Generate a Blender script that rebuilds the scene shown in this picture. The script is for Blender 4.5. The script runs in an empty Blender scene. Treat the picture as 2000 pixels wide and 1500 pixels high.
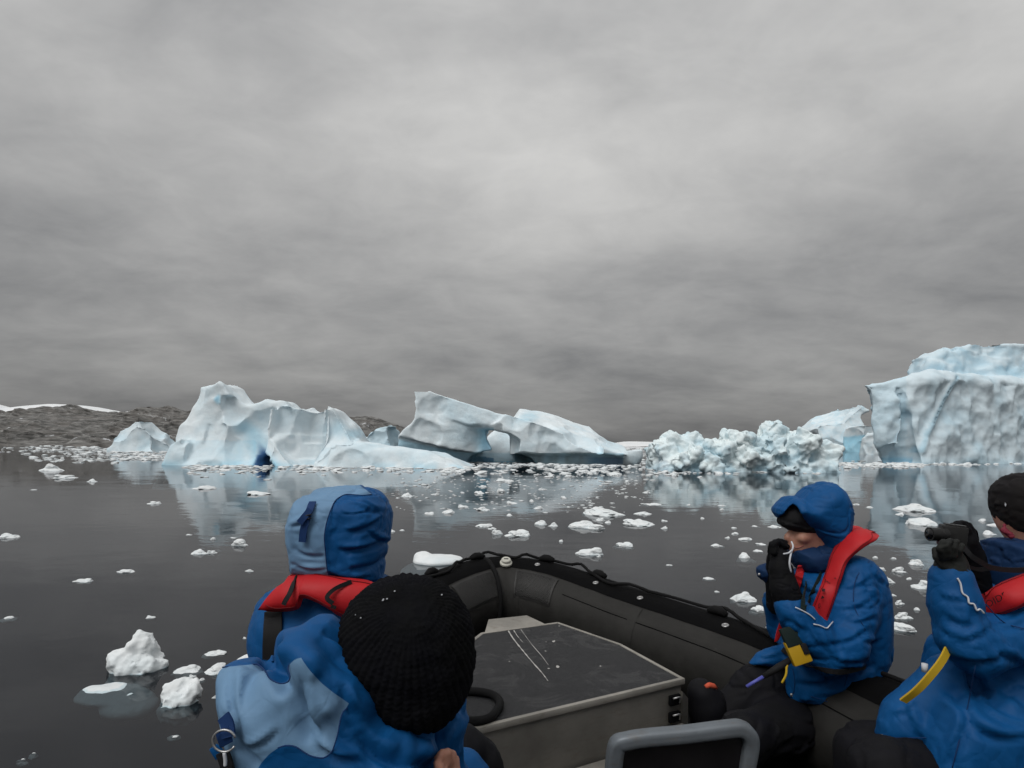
import bpy, bmesh, math, random
import numpy as np
from mathutils import Vector, Matrix
R = math.radians
random.seed(7)
SC = bpy.context.scene

# ------------------------------------------------------------------ camera
FPX, HX, HY, CAMH, ROLL = 1110.0, 1000.0, 868.0, 1.70, 0.0105
cam = bpy.data.cameras.new('camera')
cam.sensor_fit = 'HORIZONTAL'; cam.sensor_width = 36.0
cam.lens = 36.0 * FPX / 2000.0
cam.shift_y = (HY - 750.0) / 2000.0
cam.clip_start = 0.05; cam.clip_end = 20000
cam_ob = bpy.data.objects.new('camera', cam); SC.collection.objects.link(cam_ob)
cr, sr = math.cos(ROLL), math.sin(ROLL)
cam_ob.matrix_world = Matrix(((cr, -sr, 0, 0), (0, 0, -1, 0), (sr, cr, 0, CAMH), (0, 0, 0, 1)))
SC.camera = cam_ob

# ------------------------------------------------------------------ sky
SUN_EL, SUN_AZ = R(54), R(-142)      # azimuth clockwise from +Y
w = bpy.data.worlds.new('World'); SC.world = w; w.use_nodes = True
nt = w.node_tree; nt.nodes.clear(); L = nt.links.new
def N(t, **k):
    n = nt.nodes.new(t)
    for a, b in k.items(): setattr(n, a, b)
    return n
def math_n(op, a, b=None, c=None):
    n = N('ShaderNodeMath', operation=op)
    for i, v in enumerate((a, b, c)):
        if v is None: continue
        if isinstance(v, (int, float)): n.inputs[i].default_value = v
        else: L(v, n.inputs[i])
    return n.outputs[0]
tc = N('ShaderNodeTexCoord'); sep = N('ShaderNodeSeparateXYZ'); L(tc.outputs['Generated'], sep.inputs[0])
zc = math_n('MAXIMUM', sep.outputs[2], 0.0)
den = math_n('ADD', zc, 0.24)
cx = math_n('DIVIDE', sep.outputs[0], den); cy = math_n('DIVIDE', sep.outputs[1], den)
comb = N('ShaderNodeCombineXYZ'); L(cx, comb.inputs[0]); L(cy, comb.inputs[1])
def cloud(scale, detail, rough, off, dist=0.0, sx=1.0, sy=1.0):
    m = N('ShaderNodeMapping'); m.inputs['Location'].default_value = off; m.inputs['Scale'].default_value = (sx, sy, 1)
    L(comb.outputs[0], m.inputs[0])
    n = N('ShaderNodeTexNoise'); n.inputs['Scale'].default_value = scale; n.inputs['Detail'].default_value = detail
    n.inputs['Roughness'].default_value = rough; n.inputs['Distortion'].default_value = dist
    L(m.outputs[0], n.inputs['Vector']); return n.outputs['Fac']
c1 = cloud(0.62, 2.0, 0.5, (3.3, 1.2, 0), 0.5)
c2 = cloud(1.9, 6.0, 0.56, (7.1, -2.0, 3), 0.25, 0.8, 1.0)
c3 = cloud(6.0, 4.0, 0.6, (1.1, 4.4, 9), 0.5, 0.8, 1.0)
mix = math_n('ADD', math_n('MULTIPLY', c1, 0.44), math_n('ADD', math_n('MULTIPLY', c2, 0.42), math_n('MULTIPLY', c3, 0.14)))
cl = N('ShaderNodeValToRGB'); L(mix, cl.inputs[0])
e = cl.color_ramp.elements
e[0].position = 0.34; e[0].color = (0.625, 0.632, 0.645, 1)
e[1].position = 0.66; e[1].color = (1.47, 1.46, 1.43, 1)
# overcast luminance rises from the horizon towards the zenith
el = math_n('POWER', zc, 0.70)
lum = math_n('ADD', math_n('MULTIPLY', el, 0.47), 0.145)
# lighter gap low over the horizon
vm = N('ShaderNodeVectorMath', operation='SCALE'); L(cl.outputs[0], vm.inputs[0]); L(lum, vm.inputs['Scale'])
sky = N('ShaderNodeTexSky'); sky.sky_type = 'NISHITA'; sky.sun_disc = False
sky.sun_elevation = SUN_EL; sky.sun_rotation = SUN_AZ; sky.air_density = 1.0; sky.dust_density = 3.0
sk = N('ShaderNodeVectorMath', operation='SCALE'); L(sky.outputs[0], sk.inputs[0]); sk.inputs['Scale'].default_value = 0.05
mx = N('ShaderNodeMix', data_type='RGBA'); mx.inputs[0].default_value = 0.95
L(sk.outputs[0], mx.inputs[6]); L(vm.outputs[0], mx.inputs[7])
bg = N('ShaderNodeBackground'); bg.inputs['Strength'].default_value = 1.0; L(mx.outputs[2], bg.inputs['Color'])
w.cycles.sampling_method = 'MANUAL'; w.cycles.sample_map_resolution = 256
wo = N('ShaderNodeOutputWorld'); L(bg.outputs[0], wo.inputs['Surface'])

# ------------------------------------------------------------------ sun behind the cloud deck
sd = bpy.data.lights.new('sun', 'SUN'); sd.energy = 1.5; sd.angle = R(35); sd.color = (1.0, 0.985, 0.96)
so = bpy.data.objects.new('sun', sd); SC.collection.objects.link(so)
sdir = Vector((math.sin(SUN_AZ) * math.cos(SUN_EL), math.cos(SUN_AZ) * math.cos(SUN_EL), math.sin(SUN_EL)))
so.rotation_euler = sdir.to_track_quat('Z', 'Y').to_euler(); so.location = sdir * 50

# ------------------------------------------------------------------ exposure / render
vs = SC.view_settings
vs.view_transform = 'Standard'; vs.look = 'None'; vs.exposure = 0.08; vs.gamma = 1.0; vs.use_curve_mapping = False
SC.render.engine = 'CYCLES'
cy_ = SC.cycles
cy_.use_denoising = True
cy_.use_adaptive_sampling = True; cy_.adaptive_threshold = 0.02; cy_.adaptive_min_samples = 12
cy_.max_bounces = 6; cy_.diffuse_bounces = 2; cy_.glossy_bounces = 3; cy_.transmission_bounces = 4; cy_.transparent_max_bounces = 8
cy_.caustics_reflective = False; cy_.caustics_refractive = False
cy_.sample_clamp_indirect = 4.0

# ================================================================== helpers
def ray(px, py):
    u = (px - HX) / FPX; v = (HY - py) / FPX
    return np.array((u * cr - v * sr, 1.0, v * cr + u * sr))
def at(px, py, Y):
    r = ray(px, py) * Y; return np.array((r[0], Y, CAMH + r[2]))
def atz(px, py, z=0.0):
    r = ray(px, py); t = (z - CAMH) / r[2]; return np.array((r[0] * t, t, z))
def proj(P):
    """world points -> photo pixels (arrays)"""
    P = np.asarray(P, float); X = P[:, 0] / P[:, 1]; Z = (P[:, 2] - CAMH) / P[:, 1]
    u = X * cr + Z * sr; v = Z * cr - X * sr
    return HX + u * FPX, HY - v * FPX

# ---- noise (numpy, vectorised)
def _hash(ix, iy, iz, s):
    h = (ix * 374761393 + iy * 668265263 + iz * 2147483647 + s * 974711) & 0xffffffff
    h = ((h ^ (h >> 13)) * 1274126177) & 0xffffffff
    h = ((h ^ (h >> 16)) * 2246822519) & 0xffffffff
    return ((h ^ (h >> 15)) & 0xffffff) * (1.0 / 0xffffff)
def vnoise(P, s=0):
    I = np.floor(P).astype(np.int64); F = P - I; F = F * F * F * (F * (F * 6 - 15) + 10)
    out = 0
    for dx in (0, 1):
        wx = F[:, 0] if dx else 1 - F[:, 0]
        for dy in (0, 1):
            wy = F[:, 1] if dy else 1 - F[:, 1]
            for dz in (0, 1):
                wz = F[:, 2] if dz else 1 - F[:, 2]
                out = out + wx * wy * wz * _hash(I[:, 0] + dx, I[:, 1] + dy, I[:, 2] + dz, s)
    return out * 2 - 1
def fbm(P, oct=4, s=0, gain=0.5, lac=2.03):
    a, o, t = 1.0, 0, 0.0
    for i in range(oct):
        o = o + a * vnoise(P + 17.3 * i, s + i); t += a; a *= gain; P = P * lac
    return o / t
def ridged(P, oct=3, s=0):
    a, o, t = 1.0, 0, 0.0
    for i in range(oct):
        o = o + a * (1 - np.abs(vnoise(P + 9.1 * i, s + i)) * 2); t += a; a *= 0.5; P = P * 2.1
    return o / t
def facet(P, s=0, tilt=0.6, quad=0.6):
    """max over random planes/paraboloids on a jittered lattice: chiselled facets (negate: melt scallops)"""
    I = np.floor(P).astype(np.int64); best = np.full(len(P), -1e9)
    for dx in (-1, 0, 1):
        for dy in (-1, 0, 1):
            for dz in (-1, 0, 1):
                cx, cy, cz = I[:, 0] + dx, I[:, 1] + dy, I[:, 2] + dz
                C = np.stack((cx + _hash(cx, cy, cz, s), cy + _hash(cx, cy, cz, s + 1), cz + _hash(cx, cy, cz, s + 2)), 1)
                G = np.stack((_hash(cx, cy, cz, s + 3), _hash(cx, cy, cz, s + 4), _hash(cx, cy, cz, s + 5)), 1) * 2 - 1
                D = P - C
                best = np.maximum(best, tilt * (D * G).sum(1) - quad * (D * D).sum(1))
    return best
def blocks(P, s=0, core=0.28, steep=1.7):
    """heap of skewed blocks: per lattice cell a randomly oriented parallelepiped bump with a flat top"""
    I = np.floor(P).astype(np.int64); best = np.full(len(P), -1e9)
    for dx in (-1, 0, 1):
        for dy in (-1, 0, 1):
            for dz in (-1, 0, 1):
                cx, cy, cz = I[:, 0] + dx, I[:, 1] + dy, I[:, 2] + dz
                hs = [_hash(cx, cy, cz, s + q) for q in range(10)]
                D = P - np.stack((cx + hs[0], cy + hs[1], cz + hs[2]), 1); m = 0
                for q in (3, 5, 7):
                    a = hs[q] * 6.283; zc = hs[q + 1] * 2 - 1; r = np.sqrt(1 - zc * zc)
                    m = np.maximum(m, np.abs(D[:, 0] * r * np.cos(a) + D[:, 1] * r * np.sin(a) + D[:, 2] * zc))
                best = np.maximum(best, hs[9] * 0.5 - np.maximum(m - core, 0) * steep - 0.22 * (D * D).sum(1))
    return best
def sstep(a, b, x):
    t = np.clip((x - a) / (b - a), 0, 1); return t * t * (3 - 2 * t)
# ---- signed distance pieces
def smin(a, b, k):
    h = np.clip(0.5 + 0.5 * (b - a) / k, 0, 1); return b + (a - b) * h - k * h * (1 - h)
def smax(a, b, k): return -smin(-a, -b, k)
def polysd(x, z, poly):
    """signed distance to closed polygon, negative inside (far outside: distance to its bounding box)"""
    P = np.asarray(poly, float); n = len(P); lo, hi = P.min(0), P.max(0); mg = 0.12 * (hi - lo).max()
    bx = np.maximum(np.maximum(lo[0] - x, x - hi[0]), 0); bz = np.maximum(np.maximum(lo[1] - z, z - hi[1]), 0)
    out = np.hypot(bx, bz) + mg * 0.2; near = out < mg * 1.2
    if not near.any(): return out
    x, z = x[near], z[near]; d = np.full(x.shape, 1e18); ins = np.zeros(x.shape, bool)
    for i in range(n):
        ax, az = P[i]; bx_, bz_ = P[(i + 1) % n]
        ex, ez = bx_ - ax, bz_ - az; wx, wz = x - ax, z - az
        t = np.clip((wx * ex + wz * ez) / (ex * ex + ez * ez + 1e-12), 0, 1)
        d = np.minimum(d, (wx - ex * t) ** 2 + (wz - ez * t) ** 2)
        if abs(ez) > 1e-12: ins ^= ((az > z) != (bz_ > z)) & (wx < ex / ez * wz)
    d = np.sqrt(d); out[near] = np.where(ins, -d, d); return out
def capsule(P, a, b, ra, rb):
    a = np.asarray(a, float); b = np.asarray(b, float); ab = b - a
    t = np.clip(((P - a) @ ab) / (ab @ ab + 1e-12), 0, 1)
    D = P - a - t[:, None] * ab
    return np.sqrt((D * D).sum(1)) - (ra + (rb - ra) * t)
def ellipsoid(P, c, r, rot=None):
    D = P - np.asarray(c, float)
    if rot is not None: D = D @ np.array(rot)          # rot: 3x3, columns are local axes
    r = np.asarray(r, float)
    k0 = np.sqrt(((D / r) ** 2).sum(1)); k1 = np.sqrt(((D / (r * r)) ** 2).sum(1)) + 1e-9
    return np.where(k0 < 0.35, (k0 - 1.0) * r.min(), k0 * (k0 - 1.0) / k1)
def rbox(P, c, h, rad, rot=None):
    D = P - np.asarray(c, float)
    if rot is not None: D = D @ np.array(rot)
    q = np.abs(D) - (np.asarray(h, float) - rad)
    return np.sqrt((np.maximum(q, 0) ** 2).sum(1)) + np.minimum(q.max(1), 0) - rad
def rotm(rx=0, ry=0, rz=0):
    return np.array((Matrix.Rotation(R(rz), 3, 'Z') @ Matrix.Rotation(R(ry), 3, 'Y') @ Matrix.Rotation(R(rx), 3, 'X')))
# ---- surface nets with a coarse pass
def nets(F, lo, hi, h, margin=1.6):
    lo = np.asarray(lo, float); hi = np.asarray(hi, float); B = 4
    nb = np.maximum(1, np.ceil((hi - lo) / (h * B)).astype(int))
    n = nb * B + 1
    cg = [lo[i] + (np.arange(nb[i]) + 0.5) * h * B for i in range(3)]
    CP = np.stack(np.meshgrid(*cg, indexing='ij'), -1).reshape(-1, 3)
    cd = F(CP).reshape(nb)
    V = np.repeat(np.repeat(np.repeat(np.where(cd > 0, 9.0, -9.0), B, 0), B, 1), B, 2)
    V = np.pad(V, ((0, 1), (0, 1), (0, 1)), mode='edge')
    act = np.abs(cd) < h * B * margin
    # grow the active set so that every corner grid point of an active block is evaluated
    m = np.repeat(np.repeat(np.repeat(act, B, 0), B, 1), B, 2); m = np.pad(m, ((0, 1),) * 3)
    M = m.copy(); M[1:] |= m[:-1]; m = M.copy(); M[:, 1:] |= m[:, :-1]; m = M.copy(); M[:, :, 1:] |= m[:, :, :-1]
    idx = np.argwhere(M); V[M] = F(lo + idx * h)
    S = V < 0
    c = [S[i:n[0] - 1 + i, j:n[1] - 1 + j, k:n[2] - 1 + k] for i in (0, 1) for j in (0, 1) for k in (0, 1)]
    cnt = sum(x.astype(np.int8) for x in c)
    cells = np.argwhere((cnt > 0) & (cnt < 8)); ci, cj, ck = cells.T
    vals = {}
    for i in (0, 1):
        for j in (0, 1):
            for k in (0, 1): vals[(i, j, k)] = V[ci + i, cj + j, ck + k]
    acc = np.zeros((len(cells), 3)); num = np.zeros(len(cells))
    for a in vals:
        for ax in range(3):
            if a[ax]: continue
            b = list(a); b[ax] = 1; b = tuple(b)
            v0, v1 = vals[a], vals[b]; cr_ = (v0 < 0) != (v1 < 0)
            t = np.where(cr_, v0 / np.where(v0 == v1, 1, v0 - v1), 0)
            pos = np.tile(np.array(a, float), (len(cells), 1)); pos[:, ax] = t
            acc += pos * cr_[:, None]; num += cr_
    verts = lo + (cells + acc / np.maximum(num, 1)[:, None]) * h
    ID = np.full(n - 1, -1, np.int64); ID[ci, cj, ck] = np.arange(len(cells))
    quads = []
    for ax in range(3):
        u, v = (ax + 1) % 3, (ax + 2) % 3
        sl0 = [slice(None)] * 3; sl1 = [slice(None)] * 3
        sl0[ax] = slice(0, n[ax] - 1); sl1[ax] = slice(1, n[ax])
        A, Bv = S[tuple(sl0)], S[tuple(sl1)]
        E = np.argwhere(A != Bv)
        ok = (E[:, u] > 0) & (E[:, v] > 0) & (E[:, u] < n[u] - 1) & (E[:, v] < n[v] - 1); E = E[ok]
        s = A[E[:, 0], E[:, 1], E[:, 2]]
        q = []
        for du, dv in ((-1, -1), (0, -1), (0, 0), (-1, 0)):
            T = E.copy(); T[:, u] += du; T[:, v] += dv; q.append(ID[T[:, 0], T[:, 1], T[:, 2]])
        q = np.stack(q, 1); q[~s] = q[~s][:, ::-1]
        quads.append(q)
    return verts, np.concatenate(quads)
def vnormals(V, Q):
    a, b = V[Q[:, 2]] - V[Q[:, 0]], V[Q[:, 3]] - V[Q[:, 1]]
    n = np.cross(a, b); o = np.zeros_like(V)
    for i in range(4): np.add.at(o, Q[:, i], n)
    return o / (np.linalg.norm(o, axis=1)[:, None] + 1e-12)
def relax(V, Q, it=2, f=0.5):
    for _ in range(it):
        s = np.zeros_like(V); c = np.zeros(len(V))
        for i in range(4):
            for j in (1, 3):
                np.add.at(s, Q[:, i], V[Q[:, (i + j) % 4]]); np.add.at(c, Q[:, i], 1)
        V = V * (1 - f) + f * s / np.maximum(c, 1)[:, None]
    return V
# ---- objects
def link(o, parent=None):
    SC.collection.objects.link(o)
    if parent is not None: o.parent = parent
    return o
def tag(o, label=None, cat=None, group=None, kind=None):
    for k, v in (('label', label), ('category', cat), ('group', group), ('kind', kind)):
        if v: o[k] = v
    return o
def empty(name, loc=(0, 0, 0)):
    o = bpy.data.objects.new(name, None); o.location = tuple(loc); o.empty_display_size = 0.2
    return link(o)
def mesh(name, V, Fc, mat, parent=None, smooth=True, attrs=None, origin=None):
    V = np.asarray(V, float)
    base = np.array(origin, float) if origin is not None else np.zeros(3)
    pb = np.array(parent.location) if parent is not None else np.zeros(3)
    if parent is not None and parent.parent is not None: pb = pb + np.array(parent.parent.location)
    off = base if origin is not None else pb
    me = bpy.data.meshes.new(name)
    Fq = np.asarray(Fc) if not isinstance(Fc, list) else None
    if Fq is not None and Fq.ndim == 2:
        k = Fq.shape[1]
        me.vertices.add(len(V)); me.vertices.foreach_set('co', (V - off).astype(np.float32).ravel())
        me.loops.add(Fq.size); me.loops.foreach_set('vertex_index', Fq.astype(np.int32).ravel())
        me.polygons.add(len(Fq)); me.polygons.foreach_set('loop_start', np.arange(0, Fq.size, k, dtype=np.int32))
        me.update(calc_edges=True); me.validate()
    else:
        me.from_pydata([tuple(p) for p in V - off], [], [tuple(f) for f in Fc]); me.update()
    if smooth and len(me.polygons): me.polygons.foreach_set('use_smooth', np.ones(len(me.polygons), bool))
    if attrs and len(me.vertices) == len(V):
        for k, v in attrs.items():
            a = me.attributes.new(k, 'FLOAT', 'POINT'); a.data.foreach_set('value', np.asarray(v, np.float32))
    if mat is not None: me.materials.append(mat)
    o = bpy.data.objects.new(name, me); o.location = tuple(off - pb) if parent is not None else tuple(off)
    return link(o, parent)
class MB:
    """collects boxes, tubes and free polygons into one mesh"""
    def __init__(s): s.V, s.F = [], []
    def add(s, V, F):
        b = len(s.V); s.V += [tuple(map(float, v)) for v in V]; s.F += [tuple(i + b for i in f) for f in F]; return s
    def tube(s, pts, r, n=8, cap=True, closed=False, flat=1.0):
        pts = [Vector(p) for p in pts]; m = len(pts); rs = r if hasattr(r, '__len__') else [r] * m
        V, F = [], []; up = None
        for i, p in enumerate(pts):
            if closed: t = pts[(i + 1) % m] - pts[i - 1]
            else: t = pts[min(i + 1, m - 1)] - pts[max(i - 1, 0)]
            t.normalize()
            if up is None: up = Vector((0, 0, 1)) if abs(t.z) < 0.9 else Vector((1, 0, 0))
            a = up.cross(t); a.normalize(); up = t.cross(a); up.normalize()
            for k in range(n):
                g = 2 * math.pi * k / n
                V.append(p + (a * math.cos(g) + up * math.sin(g) * flat) * rs[i])
        for i in range(m if closed else m - 1):
            for k in range(n):
                j = (i + 1) % m
                F.append((i * n + k, i * n + (k + 1) % n, j * n + (k + 1) % n, j * n + k))
        if cap and not closed:
            F.append(tuple(range(n))[::-1]); F.append(tuple((m - 1) * n + k for k in range(n)))
        return s.add(V, F)
    def box(s, c, h, rot=None):
        c = np.array(c, float); M = np.eye(3) if rot is None else np.array(rot)
        V = [c + M @ (np.array((x, y, z)) * h) for x in (-1, 1) for y in (-1, 1) for z in (-1, 1)]
        return s.add(V, [(0, 1, 3, 2), (4, 6, 7, 5), (0, 4, 5, 1), (2, 3, 7, 6), (0, 2, 6, 4), (1, 5, 7, 3)])
    def prism(s, top, bot):
        n = len(top); return s.add(list(top) + list(bot), [tuple(range(n)), tuple(range(2 * n - 1, n - 1, -1))] + [(i, n + i, n + (i + 1) % n, (i + 1) % n) for i in range(n)])
    def build(s, name, mat, parent=None, smooth=False, bevel=0.0, origin=None, seg=2):
        o = mesh(name, s.V, s.F, mat, parent, smooth, origin=origin)
        bm = bmesh.new(); bm.from_mesh(o.data); bmesh.ops.recalc_face_normals(bm, faces=bm.faces)
        if bevel > 0:
            bmesh.ops.bevel(bm, geom=[e for e in bm.edges if len(e.link_faces) == 2 and e.calc_face_angle(0) > 0.5], offset=bevel, segments=seg, affect='EDGES', profile=0.6)
        bm.to_mesh(o.data); bm.free()
        if bevel > 0: o.data.polygons.foreach_set('use_smooth', np.ones(len(o.data.polygons), bool)); auto_smooth(o)
        return o
def auto_smooth(o, ang=40):
    try: o.data.set_sharp_from_angle(angle=R(ang))
    except Exception: pass
def spline(pts, n=8):
    """Catmull-Rom through points"""
    P = [np.array(p, float) for p in pts]; P = [2 * P[0] - P[1]] + P + [2 * P[-1] - P[-2]]; out = []
    for i in range(1, len(P) - 2):
        for k in range(n):
            t = k / n; a, b, c, d = P[i - 1], P[i], P[i + 1], P[i + 2]
            out.append(0.5 * ((2 * b) + (c - a) * t + (2 * a - 5 * b + 4 * c - d) * t * t + (3 * b - a - 3 * c + d) * t ** 3))
    out.append(P[-2]); return out

# ---- materials
class M:
    def __init__(s, name):
        s.m = bpy.data.materials.new(name); s.m.use_nodes = True; s.t = s.m.node_tree; s.b = s.t.nodes['Principled BSDF']; s.out = s.t.nodes['Material Output']
    def n(s, t, ins=None, **k):
        x = s.t.nodes.new(t)
        for a, b in k.items(): setattr(x, a, b)
        for a, b in (ins or {}).items():
            if isinstance(b, bpy.types.NodeSocket): s.t.links.new(b, x.inputs[a])
            else: x.inputs[a].default_value = b
        return x
    def set(s, **k):
        for a, v in k.items():
            i = s.b.inputs[a.replace('_', ' ')]
            if isinstance(v, bpy.types.NodeSocket): s.t.links.new(v, i)
            else: i.default_value = v
        return s
    def co(s, kind='Object'): return s.n('ShaderNodeTexCoord').outputs[kind]
    def noise(s, scale, detail=4, rough=0.55, vec=None, dist=0.0, sc=None, out='Fac'):
        v = vec if vec is not None else s.co()
        if sc: v = s.n('ShaderNodeMapping', {'Vector': v, 'Scale': sc}).outputs[0]
        return s.n('ShaderNodeTexNoise', {'Vector': v, 'Scale': scale, 'Detail': detail, 'Roughness': rough, 'Distortion': dist}).outputs[out]
    def ramp(s, fac, stops):
        r = s.n('ShaderNodeValToRGB', {'Fac': fac}); el = r.color_ramp.elements
        while len(el) < len(stops): el.new(0.5)
        for e_, (p, c) in zip(el, stops): e_.position = p; e_.color = c if len(c) == 4 else (*c, 1)
        return r.outputs[0]
    def mix(s, f, a, b, mode='MIX'):
        x = s.n('ShaderNodeMix', data_type='RGBA', blend_type=mode)
        for i, v in ((0, f), (6, a), (7, b)):
            if isinstance(v, bpy.types.NodeSocket): s.t.links.new(v, x.inputs[i])
            else: x.inputs[i].default_value = v if not isinstance(v, tuple) or len(v) == 4 else (*v, 1)
        return x.outputs[2]
    def math(s, op, a, b=0.0):
        x = s.n('ShaderNodeMath', operation=op)
        for i, v in ((0, a), (1, b)):
            if isinstance(v, bpy.types.NodeSocket): s.t.links.new(v, x.inputs[i])
            else: x.inputs[i].default_value = v
        return x.outputs[0]
    def attr(s, name): return s.n('ShaderNodeAttribute', attribute_name=name).outputs['Fac']
    def bump(s, h, strength=0.3, dist=0.01, nrm=None):
        d = {'Height': h, 'Strength': strength, 'Distance': dist}
        if nrm is not None: d['Normal'] = nrm
        return s.n('ShaderNodeBump', d).outputs[0]
# ================================================================== materials of the setting
def mat_ice(name, white=(0.825, 0.90, 0.935), blue=(0.30, 0.58, 0.74), deep=(0.012, 0.085, 0.25), patch=0.35, sss=0.0, bscale=1.0, rough=0.55):
    m = M(name); p = m.co()
    n1 = m.noise(0.35 * bscale, 3, 0.55, p)
    f1 = m.math('MULTIPLY', m.ramp(n1, [(0.42, (0, 0, 0)), (0.7, (1, 1, 1))]), patch)
    f = m.math('MINIMUM', m.math('ADD', f1, m.attr('blue')), 1.0)
    c = m.mix(f, white, blue)
    n2 = m.noise(1.6 * bscale, 4, 0.6, p)
    c = m.mix(m.math('MULTIPLY', m.ramp(n2, [(0.45, (0, 0, 0)), (0.75, (1, 1, 1))]), 0.16), c, (0.55, 0.63, 0.66, 1))
    c = m.mix(m.attr('dirt'), c, (0.13, 0.15, 0.15, 1))
    c = m.mix(m.attr('deep'), c, deep)
    h = m.noise(3.0 * bscale, 6, 0.66, p)
    m.set(Base_Color=c, Roughness=rough, Normal=m.bump(h, 0.45, 0.10 / bscale), IOR=1.31)
    m.b.inputs['Specular IOR Level'].default_value = 0.35
    if sss:
        m.set(Subsurface_Weight=sss, Subsurface_Radius=(0.25, 0.6, 0.9), Subsurface_Scale=0.25)
    return m.m
ICE = mat_ice('berg_ice', blue=(0.36, 0.66, 0.82), patch=0.36)
ICE_ROUGH = mat_ice('rubbly_ice', white=(0.83, 0.92, 0.935), patch=0.28, bscale=1.6)
ICE_BIG = mat_ice('glacier_ice', white=(0.78, 0.885, 0.94), blue=(0.38, 0.66, 0.82), patch=0.35, bscale=0.8)
ICE_FLOE = mat_ice('floe_ice', white=(0.83, 0.86, 0.87), blue=(0.42, 0.62, 0.70), patch=0.22, bscale=5.0)

def mat_water():
    m = M('sea_water'); p = m.n('ShaderNodeNewGeometry').outputs['Position']
    a = m.noise(0.55, 3, 0.5, p, 0.2, sc=(0.55, 1.0, 1)); b = m.noise(2.6, 3, 0.55, p, 0.3, sc=(0.6, 1.0, 1)); c = m.noise(0.06, 2, 0.5, p, sc=(0.4, 1.0, 1))
    d_ = m.noise(8.0, 2, 0.5, p, 0.4, sc=(0.7, 1.0, 1)); mask = m.ramp(m.noise(0.11, 3, 0.5, p, 0.5, sc=(0.35, 1.4, 1)), [(0.38, (0.15, 0.15, 0.15)), (0.66, (1, 1, 1))])
    h = m.math('ADD', m.math('MULTIPLY', a, 0.036), m.math('MULTIPLY', m.math('MULTIPLY', b, mask), 0.016))
    h = m.math('ADD', h, m.math('MULTIPLY', m.math('MULTIPLY', d_, mask), 0.0035)); h = m.math('ADD', h, m.math('MULTIPLY', c, 0.12))
    nrm = m.bump(h, 1.0, 0.30)
    fr = m.n('ShaderNodeFresnel', {'IOR': 1.333, 'Normal': nrm}).outputs[0]
    dif = m.n('ShaderNodeBsdfDiffuse', {'Color': (0.005, 0.006, 0.010, 1)}).outputs[0]
    tra = m.n('ShaderNodeBsdfTransparent', {'Color': (0.66, 0.74, 0.77, 1)}).outputs[0]
    glo = m.n('ShaderNodeBsdfGlossy', {'Color': (0.92, 0.92, 0.93, 1), 'Roughness': 0.04, 'Normal': nrm}).outputs[0]
    body = m.n('ShaderNodeMixShader', {0: 0.52, 1: tra, 2: dif}).outputs[0]
    mx_ = m.n('ShaderNodeMixShader', {0: fr, 1: body, 2: glo}).outputs[0]
    m.t.links.new(mx_, m.out.inputs['Surface']); return m.m

# ------------------------------------------------------------------ water and sea floor
def sheet(name, z, mat, rmax=9000):
    rr = [0.0] + [2.0 * 1.35 ** i for i in range(60) if 2.0 * 1.35 ** i < rmax] + [rmax]
    V = [(0, 0, z)]; F = []; n = 48
    for r in rr[1:]:
        for k in range(n): V.append((r * math.cos(2 * math.pi * k / n), r * math.sin(2 * math.pi * k / n), z))
    for k in range(n): F.append((0, 1 + k, 1 + (k + 1) % n))
    for i in range(len(rr) - 2):
        for k in range(n):
            a = 1 + i * n; b = a + n; F.append((a + k, b + k, b + (k + 1) % n, a + (k + 1) % n))
    o = mesh(name, V, F, mat, smooth=False); o['kind'] = 'structure'; return o
sheet('water', 0.0, mat_water())
sb = M('deep_water_floor').set(Base_Color=(0.004, 0.006, 0.010, 1), Roughness=0.9); sheet('seabed', -9.0, sb.m)

# ------------------------------------------------------------------ rocky shore and snow hills
def mat_rock():
    m = M('shore_rock'); p = m.co()
    a = m.noise(0.16, 4, 0.6, p, 0.6, sc=(1, 1, 2.2)); rp_ = m.n('ShaderNodeMapping', {'Vector': p, 'Rotation': (0, R(-18), 0), 'Scale': (0.30, 0.8, 1.9)}).outputs[0]; b = m.noise(0.75, 6, 0.68, rp_, 0.5)
    c = m.ramp(b, [(0.32, (0.028, 0.028, 0.027)), (0.48, (0.115, 0.113, 0.108)), (0.66, (0.27, 0.266, 0.257))])
    c = m.mix(m.ramp(a, [(0.45, (0, 0, 0)), (0.62, (1, 1, 1))]), c, m.mix(0.18, c, (0.13, 0.10, 0.08, 1)))
    sn = m.ramp(m.noise(0.33, 4, 0.6, p, 0.4, sc=(0.6, 1, 1.6)), [(0.655, (0, 0, 0)), (0.675, (1, 1, 1))]); c = m.mix(m.math('MULTIPLY', sn, 0.8), c, (0.62, 0.64, 0.66, 1))
    m.set(Base_Color=c, Roughness=0.9, Normal=m.bump(m.math('ADD', b, a), 0.6, 0.6)); return m.m
ROCK = mat_rock()
def mat_snow():
    m = M('hill_snow'); n = m.noise(0.05, 5, 0.55)
    m.set(Base_Color=m.ramp(n, [(0.3, (0.72, 0.76, 0.79)), (0.6, (0.86, 0.87, 0.88))]), Roughness=0.8); return m.m
SNOW = mat_snow()
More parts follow.
